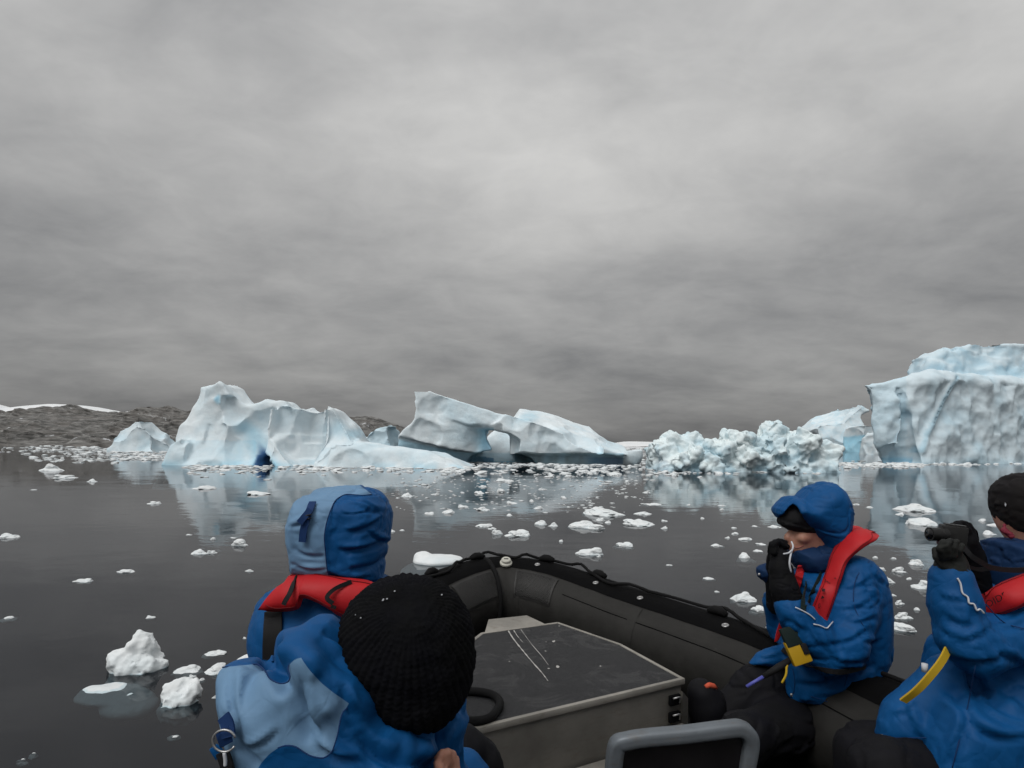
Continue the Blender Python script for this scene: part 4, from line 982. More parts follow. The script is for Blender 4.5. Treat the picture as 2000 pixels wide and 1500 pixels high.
# small pale step plate ahead of the locker
st = [(*atz(946, 1236, ZT)[:2], ZT - 0.004), (*atz(1066, 1218, ZT)[:2], ZT - 0.004), (*atz(1029, 1202, ZT - .01)[:2], ZT - .01), (*atz(954, 1210, ZT - .01)[:2], ZT - .01)]
mb = MB(); mb.prism([np.array(p) + (0, 0.006, 0) for p in st], [np.array(p) - (0, -0.006, 0.03) for p in st]); mb.build('step_plate', ALU_L, lk, bevel=0.004)
# ledge and latches on the near face
nv2 = LC[3] - LC[4]; ex = nv2 / np.linalg.norm(nv2); nrm = np.array((ex[1], -ex[0]))
if nrm @ (np.array((0, 0)) - LC[3]) < 0: nrm = -nrm
def fp(s, z, o=0.0): q = LC[4] + ex * s + nrm * o; return np.array((q[0], q[1], z))
Lw = np.linalg.norm(nv2)
mb = MB(); mb.prism([fp(0, .40, .0), fp(0, .40, .075), fp(Lw * .93, .40, .075), fp(Lw * .93, .40, .0)], [fp(0, .378, .0), fp(0, .378, .075), fp(Lw * .93, .378, .075), fp(Lw * .93, .378, .0)]); mb.build('ledge', ALU_L, lk, bevel=0.004)
mb = MB(); mb.prism([fp(Lw * .90, .46, .0), fp(Lw * .90, .46, .05), fp(Lw * .985, .46, .05), fp(Lw * .985, .46, .0)], [fp(Lw * .90, .43, .0), fp(Lw * .90, .43, .05), fp(Lw * .985, .43, .05), fp(Lw * .985, .43, .0)]); mb.build('bracket', ALU_L, lk, bevel=0.004)
for zz in (0.575, 0.50):
    mb = MB(); mb.box(fp(Lw * .945, zz, .008), (0.03, 0.008, 0.022), np.array([[ex[0], nrm[0], 0], [ex[1], nrm[1], 0], [0, 0, 1]])); la = mb.build('latch', RUB_BLK, lk, bevel=0.003)
    mb = MB(); mb.tube([fp(Lw * .945 - .022, zz + .015, .022), fp(Lw * .945 + .005, zz + .02, .030), fp(Lw * .945 + .022, zz + .012, .022), fp(Lw * .945 + .018, zz - .012, .020)], 0.004, 6); mb.build('latch_wire', STEEL, lk, smooth=True)
mb = MB(); mb.prism([fp(Lw * .985, .60, .004), fp(Lw * 1.03, .55, -.02), fp(Lw * 1.03, .40, -.02), fp(Lw * .985, .30, .004)], [fp(Lw * .985, .60, -.02), fp(Lw * 1.03, .55, -.04), fp(Lw * 1.03, .40, -.04), fp(Lw * .985, .30, -.02)]); mb.build('corner_gusset', ALU, lk)
# bare scratches where the tread has worn through
SCR = M('bare_scratch').set(Base_Color=(0.42, 0.41, 0.39, 1), Roughness=0.6).m
def scratch(pts, w_):
    P = [atz(820 + .34 * x, 1060 + .34 * y, ZT + 0.0035) for x, y in pts]; V, F = [], []
    rn = random.Random(len(pts) + int(pts[0][0]))
    P = spline(P, 6); n = len(P)
    for i, p in enumerate(P):
        t = P[min(i + 1, n - 1)] - P[max(i - 1, 0)]; s = np.array((-t[1], t[0], 0)); s /= np.linalg.norm(s)
        ww = w_ * rn.uniform(0.25, 1.0) * (1 - 0.6 * i / n); V += [p + s * ww, p - s * ww]
    for i in range(n - 1): F.append((2 * i, 2 * i + 1, 2 * i + 3, 2 * i + 2))
    mesh('scratch', V, F, SCR, lk, smooth=False)
scratch([(508, 505), (540, 555), (600, 630), (655, 695), (700, 745), (735, 792)], 0.0065)
scratch([(540, 503), (560, 535), (592, 572)], 0.0035); scratch([(580, 498), (640, 580), (700, 650), (738, 702)], 0.003)
for x, y, s in ((770, 565, .011), (790, 712, .012), (740, 722, .007), (722, 622, .005), (725, 570, .004), (1038, 708, .006), (515, 682, .005), (800, 478, .006)):
    rn = random.Random(int(x)); c = atz(820 + .34 * x, 1060 + .34 * y, ZT + 0.0035)
    k = 7; mesh('paint_chip', [c + np.array((math.cos(6.28 * i / k) * s * rn.uniform(.4, 1.2), math.sin(6.28 * i / k) * s * rn.uniform(.5, 1.9), 0)) for i in range(k)], [tuple(range(k))], SCR, lk, smooth=False)

# ---- black hose loop on the locker
hp = [atz(820 + .34 * x, 1060 + .34 * y, ZT + 0.018) for x, y in ((200, 850), (290, 852), (370, 860), (430, 880), (458, 915), (450, 955), (410, 1000), (350, 1022), (280, 1025), (200, 1020))]
mb = MB(); mb.tube(spline(hp, 6), 0.017, 10); ho = mb.build('rope_loop', ROPE, None, smooth=True, origin=hp[4])
tag(ho, 'thick black rope looped on the grip top of the aluminium locker', 'rope')

# ---- aluminium seat frame with rounded corners in the foreground
def seat():
    Ys = 1.72
    P = [at(x, y, Ys + d) for x, y, d in ((1193, 1620, .02), (1195, 1560, .02), (1199, 1490, .01), (1206, 1455, .005), (1226, 1447, 0), (1262, 1441, 0), (1340, 1434, 0), (1420, 1424, .0), (1446, 1423, .0), (1462, 1434, .0), (1466, 1456, .005), (1458, 1500, .01), (1450, 1560, .02), (1440, 1620, .02))]
    root = empty('seat_frame', (P[6][0], Ys, 0.25))
    SPn = spline(P, 6); mb = MB(); mb.tube(SPn, 0.024, 16)
    for i_, p_ in enumerate(SPn):
        for k_ in range(16):
            v = np.array(mb.V[i_ * 16 + k_]) - p_; q_ = max(abs(v[1]), math.hypot(v[0], v[2])); mb.V[i_ * 16 + k_] = tuple(p_ + v * (0.024 / max(q_, 1e-6)) * 0.93)
    fr = mb.build('frame', ALU_B, root, smooth=True)
    pn = [at(x, y, Ys + .012) for x, y in ((1204, 1620), (1209, 1480), (1216, 1458), (1240, 1447), (1330, 1440), (1440, 1424), (1456, 1440), (1458, 1458), (1440, 1620))]
    mb = MB(); mb.prism(pn, [p + np.array((0, .03, 0)) for p in pn]); mb.build('panel', PANEL, root)
    for px in (1193, 1440):
        p = at(px, 1620, Ys + .02); mb = MB(); mb.tube([p, (p[0], p[1], 0.236)], 0.022, 10); mb.build('leg', ALU_B, root, smooth=True)
    tag(root, 'grey metal seat back with rounded corners and dark panel in the foreground', 'seat')
seat()
# ================================================================== people
def mat_cloth(name, col, alt=None, rough=0.75, bscale=1.0, attr=None, sheen=0.0, weave=700.0, spec=0.3, crinkle=0.0):
    m = M(name); n = m.noise(9.0 * bscale, 5, 0.6); n2 = m.noise(weave, 2, 0.5); n3 = m.noise(30 * bscale, 4, 0.6, sc=(1, 1, 0.6))
    base = col
    if alt is not None:
        f = m.ramp(m.attr(attr), [(0.492, (0, 0, 0)), (0.508, (1, 1, 1))]); base = m.mix(f, col, alt)
    c = m.mix(m.math('MULTIPLY', m.ramp(n, [(0.35, (0, 0, 0)), (0.7, (1, 1, 1))]), 0.22), base, m.mix(0.5, base, (0, 0, 0.02, 1)))
    nrm = m.bump(n3, 0.12, 0.004)
    if crinkle:
        wv = m.n('ShaderNodeMix', {0: 0.10}, data_type='RGBA'); m.t.links.new(m.co(), wv.inputs[6]); m.t.links.new(m.noise(6.0, 2, 0.5, out='Color'), wv.inputs[7])
        for sc_, st_ in ((7.0, 0.55), (17.0, 0.35)):
            vo = m.n('ShaderNodeTexVoronoi', {'Vector': wv.outputs[2], 'Scale': sc_}, feature='DISTANCE_TO_EDGE').outputs[0]
            nrm = m.bump(m.ramp(vo, [(0.0, (0, 0, 0)), (0.22, (1, 1, 1))]), st_ * crinkle, 0.006, nrm)
    m.set(Base_Color=c, Roughness=m.math('ADD', m.math('MULTIPLY', n3, 0.15), rough - 0.07), Normal=m.bump(n2, 0.15, 0.0008, nrm))
    m.b.inputs['Specular IOR Level'].default_value = spec
    if sheen: m.set(Sheen_Weight=sheen)
    return m.m
BLUE = (0.001, 0.074, 0.235, 1); LIGHT = (0.155, 0.285, 0.45, 1)
JACKET = mat_cloth('blue_shell', BLUE, spec=0.22, rough=0.62, crinkle=0.6); JACKET2 = mat_cloth('two_tone_shell', BLUE, LIGHT, attr='pat', spec=0.22, rough=0.62, crinkle=0.6); NAVY = mat_cloth('dark_blue_webbing', (0.005, 0.032, 0.12, 1))
COLLAR = mat_cloth('collar_shell', (0.002, 0.025, 0.085, 1))
RED = mat_cloth('red_nylon', (0.50, 0.014, 0.018, 1), rough=0.6); BLACKW = mat_cloth('black_webbing', (0.007, 0.007, 0.0075, 1)); PANTS = mat_cloth('black_trousers', (0.0075, 0.0075, 0.0088, 1), spec=0.15)
GLOVE = mat_cloth('black_glove', (0.006, 0.0062, 0.0066, 1), bscale=2, spec=0.12); GLOVE_G = mat_cloth('olive_black_glove', (0.014, 0.0155, 0.013, 1), bscale=2)
KNIT = mat_cloth('black_knit', (0.0055, 0.0057, 0.006, 1), rough=0.95, weave=260.0, spec=0.08); FLEECE = mat_cloth('charcoal_fleece', (0.012, 0.012, 0.0125, 1), rough=0.95); CAPM = mat_cloth('brown_black_cap', (0.010, 0.0085, 0.008, 1), rough=0.9)
PINK = mat_cloth('pink_fleece', (0.19, 0.022, 0.04, 1)); YEL = mat_cloth('yellow_plastic', (0.50, 0.30, 0.012, 1), rough=0.45); YCORD = mat_cloth('yellow_webbing', (0.55, 0.36, 0.02, 1))
WHT = mat_cloth('white_trim', (0.62, 0.64, 0.68, 1), rough=0.5); PURP = mat_cloth('violet_plastic', (0.10, 0.11, 0.42, 1), rough=0.4); ORANGE = mat_cloth('orange_trim', (0.60, 0.10, 0.05, 1))
STITCH = mat_cloth('dark_red_thread', (0.16, 0.006, 0.008, 1)); INK = mat_cloth('dark_print', (0.035, 0.006, 0.008, 1)); GREENB = mat_cloth('dark_green_lanyard', (0.006, 0.016, 0.014, 1))
GLASSY = M('lens_black').set(Base_Color=(0.004, 0.004, 0.005, 1), Roughness=0.12).m
CAMB = mat_rubber('camera_body', (0.008, 0.008, 0.008, 1), 0.45, 0.2)
def mat_skin():
    m = M('skin'); n = m.noise(22.0, 4, 0.6)
    m.set(Base_Color=m.ramp(n, [(0.3, (0.42, 0.19, 0.13)), (0.7, (0.55, 0.29, 0.21))]), Roughness=0.55, Subsurface_Weight=0.15, Subsurface_Radius=(0.01, 0.004, 0.002), Subsurface_Scale=1.0); return m.m
SKIN = mat_skin()
LIPS = M('lips').set(Base_Color=(0.30, 0.10, 0.09, 1), Roughness=0.5).m

def pxm(r, Y): return r * Y / FPX
def caps(P, pts, k=0.02):
    """smooth chain of tapered capsules; pts = [(px, py, Y, radius_px)]"""
    d = None
    for a, b in zip(pts[:-1], pts[1:]):
        c = capsule(P, at(*a[:3]), at(*b[:3]), pxm(a[3], a[2]), pxm(b[3], b[2])); d = c if d is None else smin(d, c, k)
    return d
def inflate(P, pts, Yc, T, edge, k=0.75):
    """closed outline (photo pixels on the plane Y = Yc) swollen like a stuffed cloth shape; Yc may be callable on P"""
    yc = Yc if not callable(Yc) else None
    y0 = Yc if yc is not None else Yc(None)
    dp = polysd(P[:, 0], P[:, 2], wpoly(pts, y0)); s = np.clip(-dp / edge, 0, 1)
    yy = P[:, 1] - (y0 if yc is not None else Yc(P))
    return np.maximum(dp, (np.abs(yy) - T * np.sqrt(np.maximum(1 - (1 - s) ** 2, 0))) * k)
def prism_px(P, pts, Y):
    px, py = proj(P); return polysd(px, py, pts) * P[:, 1] / FPX
def hit(F, px, py, ya, yb, n=240, lift=0.0):
    """first crossing of F along the sight line, moved towards the camera by lift"""
    px = np.atleast_1d(np.asarray(px, float)); py = np.atleast_1d(np.asarray(py, float)); out = []
    ys = np.linspace(ya, yb, n)
    for x, y in zip(px, py):
        r = ray(x, y); P = np.stack((r[0] * ys, ys, CAMH + r[2] * ys), 1); d = F(P); k = np.argmax(d < lift)
        Y = ys[k] if (d < lift).any() else ys[np.argmin(d)]
        if 0 < k and (d < lift).any(): Y = ys[k - 1] + (ys[k] - ys[k - 1]) * (d[k - 1] - lift) / (d[k - 1] - d[k] + 1e-9)
        out.append(np.array((r[0] * Y, Y, CAMH + r[2] * Y)))
    return out
def bounds(pts, Y0, Y1, pad=0.03):
    A = np.array([at(x, y, Y) for x, y in pts for Y in (Y0, Y1)]); lo, hi = A.min(0) - pad, A.max(0) + pad
    lo[1], hi[1] = Y0 - pad, Y1 + pad; return lo, hi
def rect(x0, y0, x1, y1): return [(x0, y0), (x1, y0), (x1, y1), (x0, y1)]
def folds(V, amp, sc, seed, aniso=(1, 1, 1.8), sharp=0.6):
    """broad swells crossed by thin soft creases"""
    q = V * np.array(aniso) / (sc * 1.1)
    wq = q + 0.7 * np.stack([fbm(q * 0.45 + 5.0 * i, 2, seed + 50 + i) for i in range(3)], 1)
    n1 = vnoise(wq * 0.9, seed); n2 = vnoise(wq * 1.7 + 8.0, seed + 4)
    m1 = sstep(-0.35, 0.35, vnoise(q * 0.5 + 3.0, seed + 9)); m2 = sstep(-0.3, 0.3, vnoise(q * 0.6 - 4.0, seed + 11))
    cr1 = -0.75 * np.exp(-(n1 / 0.11) ** 2) + 0.35 * np.exp(-((n1 - 0.30) / 0.16) ** 2)
    cr2 = -0.40 * np.exp(-(n2 / 0.14) ** 2) + 0.20 * np.exp(-((n2 - 0.32) / 0.18) ** 2)
    return 1.1 * amp * (0.40 * fbm(q * 0.35, 2, seed + 3) + cr1 * (0.2 + 0.8 * m1) + 0.8 * cr2 * m2)
def creases(V, L_, k=1.0):
    """drawn creases: (x0, y0, x1, y1, depth, width_px): a valley with a raised lip along one side"""
    px, py = proj(V); h = 0
    for x0, y0, x1, y1, a, s in L_:
        s = s * 0.8; a = a * 1.1
        ex, ey = x1 - x0, y1 - y0; L2 = ex * ex + ey * ey; t = np.clip(((px - x0) * ex + (py - y0) * ey) / L2, 0, 1)
        bow = 0.10 * math.sqrt(L2) * (4 * t * (1 - t)); nx, ny = -ey / math.sqrt(L2), ex / math.sqrt(L2)
        dx, dy = px - x0 - ex * t - nx * bow, py - y0 - ey * t - ny * bow; sd_ = dx * nx + dy * ny; d2 = dx * dx + dy * dy
        fade = 0.35 + 0.65 * np.sin(np.pi * np.clip(t, 0.02, 0.98))
        h = h - k * a * fade * np.exp(-d2 / (s * s)) + k * 0.8 * a * fade * np.exp(-((sd_ + 2.0 * s) ** 2 + np.maximum(d2 - sd_ * sd_, 0)) / (2.2 * s * s))
    return h
def cloth(name, F, lo, hi, h, mat, parent, disp=None, attrs=None, rl=1, margin=2.2):
    V, Q = nets(F, lo, hi, h, margin)
    if rl: V = relax(V, Q, rl, 0.4)
    Nn = vnormals(V, Q)
    if disp is not None: V = V + Nn * disp(V, Nn)[:, None]
    return mesh(name, V, Q, mat, parent, attrs={k: f(V) for k, f in attrs.items()} if attrs else None)
def inside(body, zneck, *cl):
    """below the neck the body stays inside the clothes"""
    def G(P):
        d = body(P); m = P[:, 2] < zneck if not callable(zneck) else zneck(P)
        if m.any():
            c = np.min([f(P[m]) for f in cl], axis=0); d[m] = smax(d[m], c + 0.018, 0.01)
        return d
    return G
def fill_body(o, F, lo, hi, h):
    V, Q = nets(F, lo, hi, h); me = o.data; V = V - np.array(o.location)
    me.vertices.add(len(V)); me.vertices.foreach_set('co', V.astype(np.float32).ravel()); me.loops.add(Q.size); me.loops.foreach_set('vertex_index', Q.astype(np.int32).ravel())
    me.polygons.add(len(Q)); me.polygons.foreach_set('loop_start', np.arange(0, Q.size, 4, dtype=np.int32)); me.update(calc_edges=True); me.validate(); me.polygons.foreach_set('use_smooth', np.ones(len(me.polygons), bool))
def hug(F, poly, Y, off, th, k=0.008, ymax=None):
    """a panel that lies on the surface F: inside the outline, between off and off+th above the cloth"""
    def G(P):
        f = F(P); e = 0.004; g2 = 0
        for ax in range(3):
            Pe = P.copy(); Pe[:, ax] += e; g2 = g2 + ((F(Pe) - f) / e) ** 2
        f = f / np.clip(np.sqrt(g2), 0.6, 6.0)
        d = smax(np.abs(f - off - th * 0.5) - th * 0.5, prism_px(P, poly, Y), k)
        if ymax is not None: d = np.maximum(d, P[:, 1] - ymax)
        return d
    return G
def panel(name, A, B_, F, ya, yb, th, mat, parent, na=6, nb=9):
    """padded cloth panel lying on F between two edge curves (photo pixels), closed at the back"""
    a = np.array(spline([(*q, 0) for q in A], na))[:, :2]; b = np.array(spline([(*q, 0) for q in B_], na))[:, :2]; n = len(a)
    pos = []
    for i in range(n):
        q = np.stack([a[i] + (b[i] - a[i]) * t for t in np.linspace(0, 1, nb)]); pos += hit(F, q[:, 0], q[:, 1], ya, yb, 140, 0.002)
    G = np.array(pos).reshape(n, nb, 3)
    for _ in range(4):                                   # even out jumps of depth
        G[1:-1, 1:-1, 1] = 0.4 * G[1:-1, 1:-1, 1] + 0.15 * (G[:-2, 1:-1, 1] + G[2:, 1:-1, 1] + G[1:-1, :-2, 1] + G[1:-1, 2:, 1])
    du = np.gradient(G, axis=0); dv = np.gradient(G, axis=1); Nn = np.cross(du, dv); Nn /= np.linalg.norm(Nn, axis=2)[..., None] + 1e-9
    Nn[Nn[..., 1] > 0] *= -1; Nn = Nn * 0.6 + np.array((0, -0.4, 0.1))
    pv = np.sin(np.pi * np.linspace(0, 1, nb)) ** 0.35; pu = np.sin(np.pi * np.linspace(0.02, 0.98, n)) ** 0.25; prof = pu[:, None] * pv[None]
    top = G + Nn * (th * (0.25 + 0.75 * prof) + 0.004 * fbm(G.reshape(-1, 3) / 0.05, 2, 9).reshape(n, nb))[..., None]; bot = G - Nn * 0.004
    V = np.concatenate((top.reshape(-1, 3), bot.reshape(-1, 3))); o_ = n * nb; Fc = []
    for i in range(n - 1):
        for j in range(nb - 1):
            k = i * nb + j; Fc += [(k, k + 1, k + nb + 1, k + nb), (o_ + k, o_ + k + nb, o_ + k + nb + 1, o_ + k + 1)]
    rim = [i * nb for i in range(n)] + [(n - 1) * nb + j for j in range(1, nb)] + [i * nb + nb - 1 for i in range(n - 2, -1, -1)] + [j for j in range(nb - 2, 0, -1)]
    for i in range(len(rim)): p_, q_ = rim[i], rim[(i + 1) % len(rim)]; Fc.append((p_, q_, o_ + q_, o_ + p_))
    mb = MB(); mb.add(V, Fc); ob = mb.build(name, mat, parent, smooth=True); auto_smooth(ob, 60)
    for j in (1, nb - 2):
        wire('stitching', [top[i, j] + Nn[i, j] * 0.0012 for i in range(1, n - 1)], 0.0013, STITCH, ob, 5, 0)
    return ob, None
def ribbon(name, pts, w_, th, mat, parent, nrm=(0, -1, 0)):
    """flat strap through 3-D points, facing nrm"""
    P = spline(pts, 5); mb = MB(); n = len(P); V, F = [], []; nn = np.array(nrm, float)
    for i, p in enumerate(P):
        t = P[min(i + 1, n - 1)] - P[max(i - 1, 0)]; s = np.cross(t, nn); s /= np.linalg.norm(s) + 1e-9; u = np.cross(s, t); u /= np.linalg.norm(u) + 1e-9
        if u @ nn < 0: u = -u
        V += [p + s * w_ * .5, p - s * w_ * .5, p - s * w_ * .5 + u * th, p + s * w_ * .5 + u * th]
    for i in range(n - 1):
        a, b = 4 * i, 4 * i + 4
        for k in range(4): F.append((a + k, a + (k + 1) % 4, b + (k + 1) % 4, b + k))
    F += [(3, 2, 1, 0), tuple(4 * n - 4 + k for k in range(4))]
    mb.add(V, F); o = mb.build(name, mat, parent); return o
def wire(name, pts, r, mat, parent, n=6, sp=5):
    mb = MB(); mb.tube(spline(pts, sp) if sp else pts, r, n); return mb.build(name, mat, parent, smooth=True)
def writing(name, txt, F, px, py, ang, size_px, ya, yb, mat, parent, squash=1.0):
    cu = bpy.data.curves.new(name, 'FONT'); cu.body = txt; cu.size = 1.0; cu.resolution_u = 2; cu.align_x = 'CENTER'; cu.align_y = 'CENTER'
    ob = bpy.data.objects.new(name, cu); SC.collection.objects.link(ob); dg = bpy.context.evaluated_depsgraph_get()
    me = bpy.data.meshes.new_from_object(ob.evaluated_get(dg)); bpy.data.objects.remove(ob)
    V = np.array([v.co[:] for v in me.vertices]); Fc = [tuple(p.vertices) for p in me.polygons]; bpy.data.meshes.remove(me)
    ca, sa = math.cos(R(ang)), math.sin(R(ang)); q = V[:, :2] * size_px * np.array((squash, 1))
    X = px + q[:, 0] * ca - q[:, 1] * sa; Yp = py - (q[:, 0] * sa + q[:, 1] * ca)
    mesh(name, hit(F, X, Yp, ya, yb, 160, 0.005), Fc, mat, parent, smooth=False)
def fingers(P, chains, r, Y0=None, k=0.006):
    d = None
    for ch in chains:
        c = caps(P, [(x, y, Y, q) for (x, y, Y), q in zip(ch, np.linspace(r, r * 0.78, len(ch)))], 0.004); d = c if d is None else np.minimum(d, c)
    return d

# ------------------------------------------------------------------ person with the camera at the right edge
def person_camera():
    Y = 2.0
    root_loc = (at(1960, 1300, Y)[0], Y, 0.66)
    def body(P):
        d = ellipsoid(P, at(2006, 1000, Y), (0.078, 0.098, 0.115), rotm(0, 0, 35))
        d = smin(d, caps(P, [(2010, 1040, Y, 32), (2015, 1110, Y, 36)]), 0.03)
        d = smin(d, caps(P, [(1990, 1180, Y, 70), (1960, 1330, Y, 76), (1950, 1420, Y, 72)], .05), 0.05)
        d = smin(d, caps(P, [(2030, 1180, Y - .14, 38), (1895, 1275, Y - .22, 30), (1862, 1130, Y - .2, 22), (1862, 1100, Y - .2, 20)]), 0.03)
        d = smin(d, caps(P, [(2010, 1180, Y + .16, 38), (1915, 1290, Y + .12, 30), (1885, 1130, Y + .02, 22), (1882, 1080, Y + .0, 20)]), 0.03)
        d = smin(d, caps(P, [(1960, 1420, Y - .1, 56), (1720, 1480, Y - .25, 44), (1700, 1700, Y - .2, 34), (1690, 1760, Y - .2, 32)]), 0.04)
        d = smin(d, caps(P, [(1930, 1400, Y + .12, 56), (1700, 1440, Y + .10, 44), (1690, 1640, Y + .1, 34), (1680, 1690, Y + .1, 32)]), 0.04)
        return d
    lo, hi = bounds([(1640, 900), (2150, 1800)], Y - .45, Y + .4)
    o = mesh('person', np.zeros((0, 3)), [], SKIN, origin=root_loc); blo, bhi = lo, hi
    tag(o, 'person in blue parka and black cap photographing with a compact camera', 'person')
    # jacket
    body_poly = [(1925, 1140), (1960, 1105), (2010, 1085), (2080, 1095), (2140, 1130), (2170, 1200), (2180, 1330), (2180, 1520), (2160, 1700), (1800, 1700), (1812, 1560), (1830, 1470), (1835, 1400), (1838, 1330), (1850, 1280), (1880, 1230), (1905, 1180)]
    flap = [(1715, 1447), (1720, 1410), (1735, 1375), (1765, 1345), (1800, 1315), (1830, 1285), (1870, 1270), (1880, 1350), (1850, 1440), (1818, 1448)]
    def jk(P):
        d = inflate(P, body_poly, Y, 0.24, 0.16)
        d = smin(d, caps(P, [(2050, 1185, Y - .12, 58), (1990, 1235, Y - .17, 57), (1908, 1268, Y - .22, 48), (1880, 1245, Y - .23, 43), (1866, 1180, Y - .21, 42), (1858, 1132, Y - .2, 38)], .03), 0.03)
        d = smin(d, caps(P, [(2010, 1190, Y + .15, 50), (1925, 1270, Y + .1, 44), (1905, 1190, Y + .04, 34), (1890, 1130, Y + .02, 30)], .03), 0.03)
        d = smin(d, inflate(P, flap, 1.93, 0.09, 0.10), 0.03)
        d = smin(d, inflate(P, [(1806, 1560), (1820, 1446), (1850, 1370), (1960, 1360), (2120, 1430), (2120, 1700), (1796, 1700)], Y - .2, 0.10, 0.09), 0.04)
        return d
    CR = [(1868, 1255, 1935, 1228, .013, 7), (1862, 1288, 1965, 1285, .014, 8), (1845, 1200, 1895, 1222, .010, 6), (1838, 1165, 1885, 1172, .008, 5), (1905, 1325, 1995, 1400, .016, 10), (1862, 1345, 1950, 1450, .016, 11), (1900, 1425, 2010, 1440, .013, 9), (1765, 1360, 1800, 1445, .010, 8), (1930, 1245, 2005, 1300, .012, 8), (1850, 1490, 1890, 1375, .014, 9), (1880, 1235, 1900, 1190, .010, 6), (1960, 1230, 2010, 1205, .010, 7), (1740, 1400, 1790, 1375, .008, 6), (1920, 1370, 1990, 1345, .010, 7), (1835, 1228, 1880, 1245, .009, 5)]
    def jd(V, Nn): return folds(V, 0.010, 0.10, 31, (1, 1, 1.3)) + creases(V, CR)
    lo, hi = bounds([(1700, 1070), (2190, 1710)], Y - .5, Y + .45)
    cloth('jacket', jk, lo, hi, 0.0120, JACKET, o, jd)
    # collar
    cpoly = [(1945, 1055), (1975, 1050), (2010, 1052), (2060, 1060), (2080, 1080), (2075, 1130), (1990, 1150), (1940, 1145), (1938, 1110), (1943, 1080)]
    def col(P): return inflate(P, cpoly, Y - .02, 0.13, 0.07)
    lo, hi = bounds([(1925, 1040), (2095, 1160)], Y - .2, Y + .2)
    cloth('collar', col, lo, hi, 0.007, COLLAR, o, lambda V, Nn: folds(V, 0.008, 0.07, 37, (1, 1, 2.4)))
    # cap
    cap_poly = [(1950, 985), (1952, 960), (1960, 943), (1975, 929), (1992, 923), (2020, 922), (2050, 935), (2066, 965), (2066, 1010), (2058, 1055), (2000, 1053), (1985, 1048), (1968, 1034), (1957, 1012)]
    def cp(P): return smax(inflate(P, cap_poly, Y, 0.115, 0.10), -(ellipsoid(P, at(2006, 1002, Y), (0.082, 0.1, 0.118))), 0.01) if False else inflate(P, cap_poly, Y, 0.118, 0.10)
    lo, hi = bounds([(1935, 910), (2080, 1065)], Y - .16, Y + .16)
    co = cloth('cap', cp, lo, hi, 0.0065, CAPM, o, lambda V, Nn: folds(V, 0.009, 0.055, 41, (1, 1, 2.5)))
    tri = hit(cp, [1963, 1966, 1964, 1962], [981, 985, 990, 986], Y - .3, Y + .1, lift=.003)
    mesh('cap_tab', tri, [(0, 1, 2, 3)], WHT, co, smooth=False)
    # pink neck gaiter by the cheek
    def pk(P): return caps(P, [(1962, 1024, Y - .02, 3), (1961, 1036, Y - .03, 4), (1975, 1047, Y - .045, 6)], .01)
    lo, hi = bounds([(1940, 995), (1995, 1065)], Y - .15, Y + .05); cloth('neck_gaiter', pk, lo, hi, 0.004, PINK, o, lambda V, Nn: folds(V, 0.004, 0.02, 43))
    # life vest lapel
    VB = lambda P: smin(inflate(P, body_poly, Y, 0.24, 0.16), inflate(P, [(1925, 1150), (1990, 1110), (2090, 1085), (2130, 1120), (2080, 1175), (1990, 1205), (1930, 1215)], Y - .14, .10, .07), .03)
    lv, _ = panel('life_vest', [(1902, 1172), (1925, 1157), (1960, 1137), (2000, 1121), (2060, 1098), (2110, 1088)], [(1914, 1202), (1945, 1204), (1978, 1193), (2012, 1178), (2055, 1158), (2110, 1132)], VB, Y - .5, Y + .2, 0.030, RED, o)
    F1 = lambda P: VB(P) - 0.047
    lap2 = [(1896, 1160), (1905, 1142), (1925, 1128), (1942, 1118), (1950, 1122), (1938, 1140), (1915, 1158), (1902, 1166)]
    def F2(P): return inflate(P, lap2, Y + .02, 0.05, 0.03)
    lo, hi = bounds([(1885, 1105), (1960, 1175)], Y - .1, Y + .15); cloth('vest_edge', F2, lo, hi, 0.005, RED, o)
    writing('vest_print', 'OIDF', F1, 1946, 1172, 27, 20, Y - .5, Y + .1, INK, lv)
    for (x, y, s) in ((1975, 1154, 5), (1987, 1146, 5)):
        pts = [(x + s * math.cos(a), y + s * math.sin(a)) for a in np.linspace(0, 6.28, 5)[:-1]]
        mesh('vest_mark', hit(F1, [p[0] for p in pts], [p[1] for p in pts], Y - .5, Y + .1, lift=.005), [(0, 1, 2, 3)], INK, lv, smooth=False)
    # reflective piping on the sleeve
    pp = [(1870, 1129), (1876, 1140), (1880, 1158), (1890, 1166), (1893, 1178), (1902, 1180), (1908, 1192), (1914, 1190), (1922, 1198)]
    wire('piping', hit(jk, [p[0] for p in pp], [p[1] for p in pp], Y - .5, Y, lift=.006), 0.0028, WHT, o)
    # gloves
    def gl(P):
        d = caps(P, [(1856, 1146, Y - .2, 26), (1858, 1118, Y - .2, 30), (1858, 1098, Y - .2, 25), (1853, 1082, Y - .2, 21)], .01)
        d = smin(d, fingers(P, [[(1842, 1088, Y - .235), (1836, 1072, Y - .25), (1842, 1058, Y - .25)], [(1850, 1085, Y - .24), (1848, 1068, Y - .255), (1856, 1056, Y - .255)], [(1860, 1085, Y - .24), (1862, 1068, Y - .25), (1868, 1058, Y - .25)], [(1869, 1088, Y - .23), (1873, 1074, Y - .24), (1878, 1066, Y - .24)], [(1842, 1104, Y - .22), (1830, 1088, Y - .21), (1827, 1074, Y - .2)]], 8.0), 0.008)
        return d
    lo, hi = bounds([(1805, 1040), (1905, 1190)], Y - .34, Y - .06); cloth('glove', gl, lo, hi, 0.0042, GLOVE_G, o, lambda V, Nn: folds(V, 0.003, 0.03, 51))
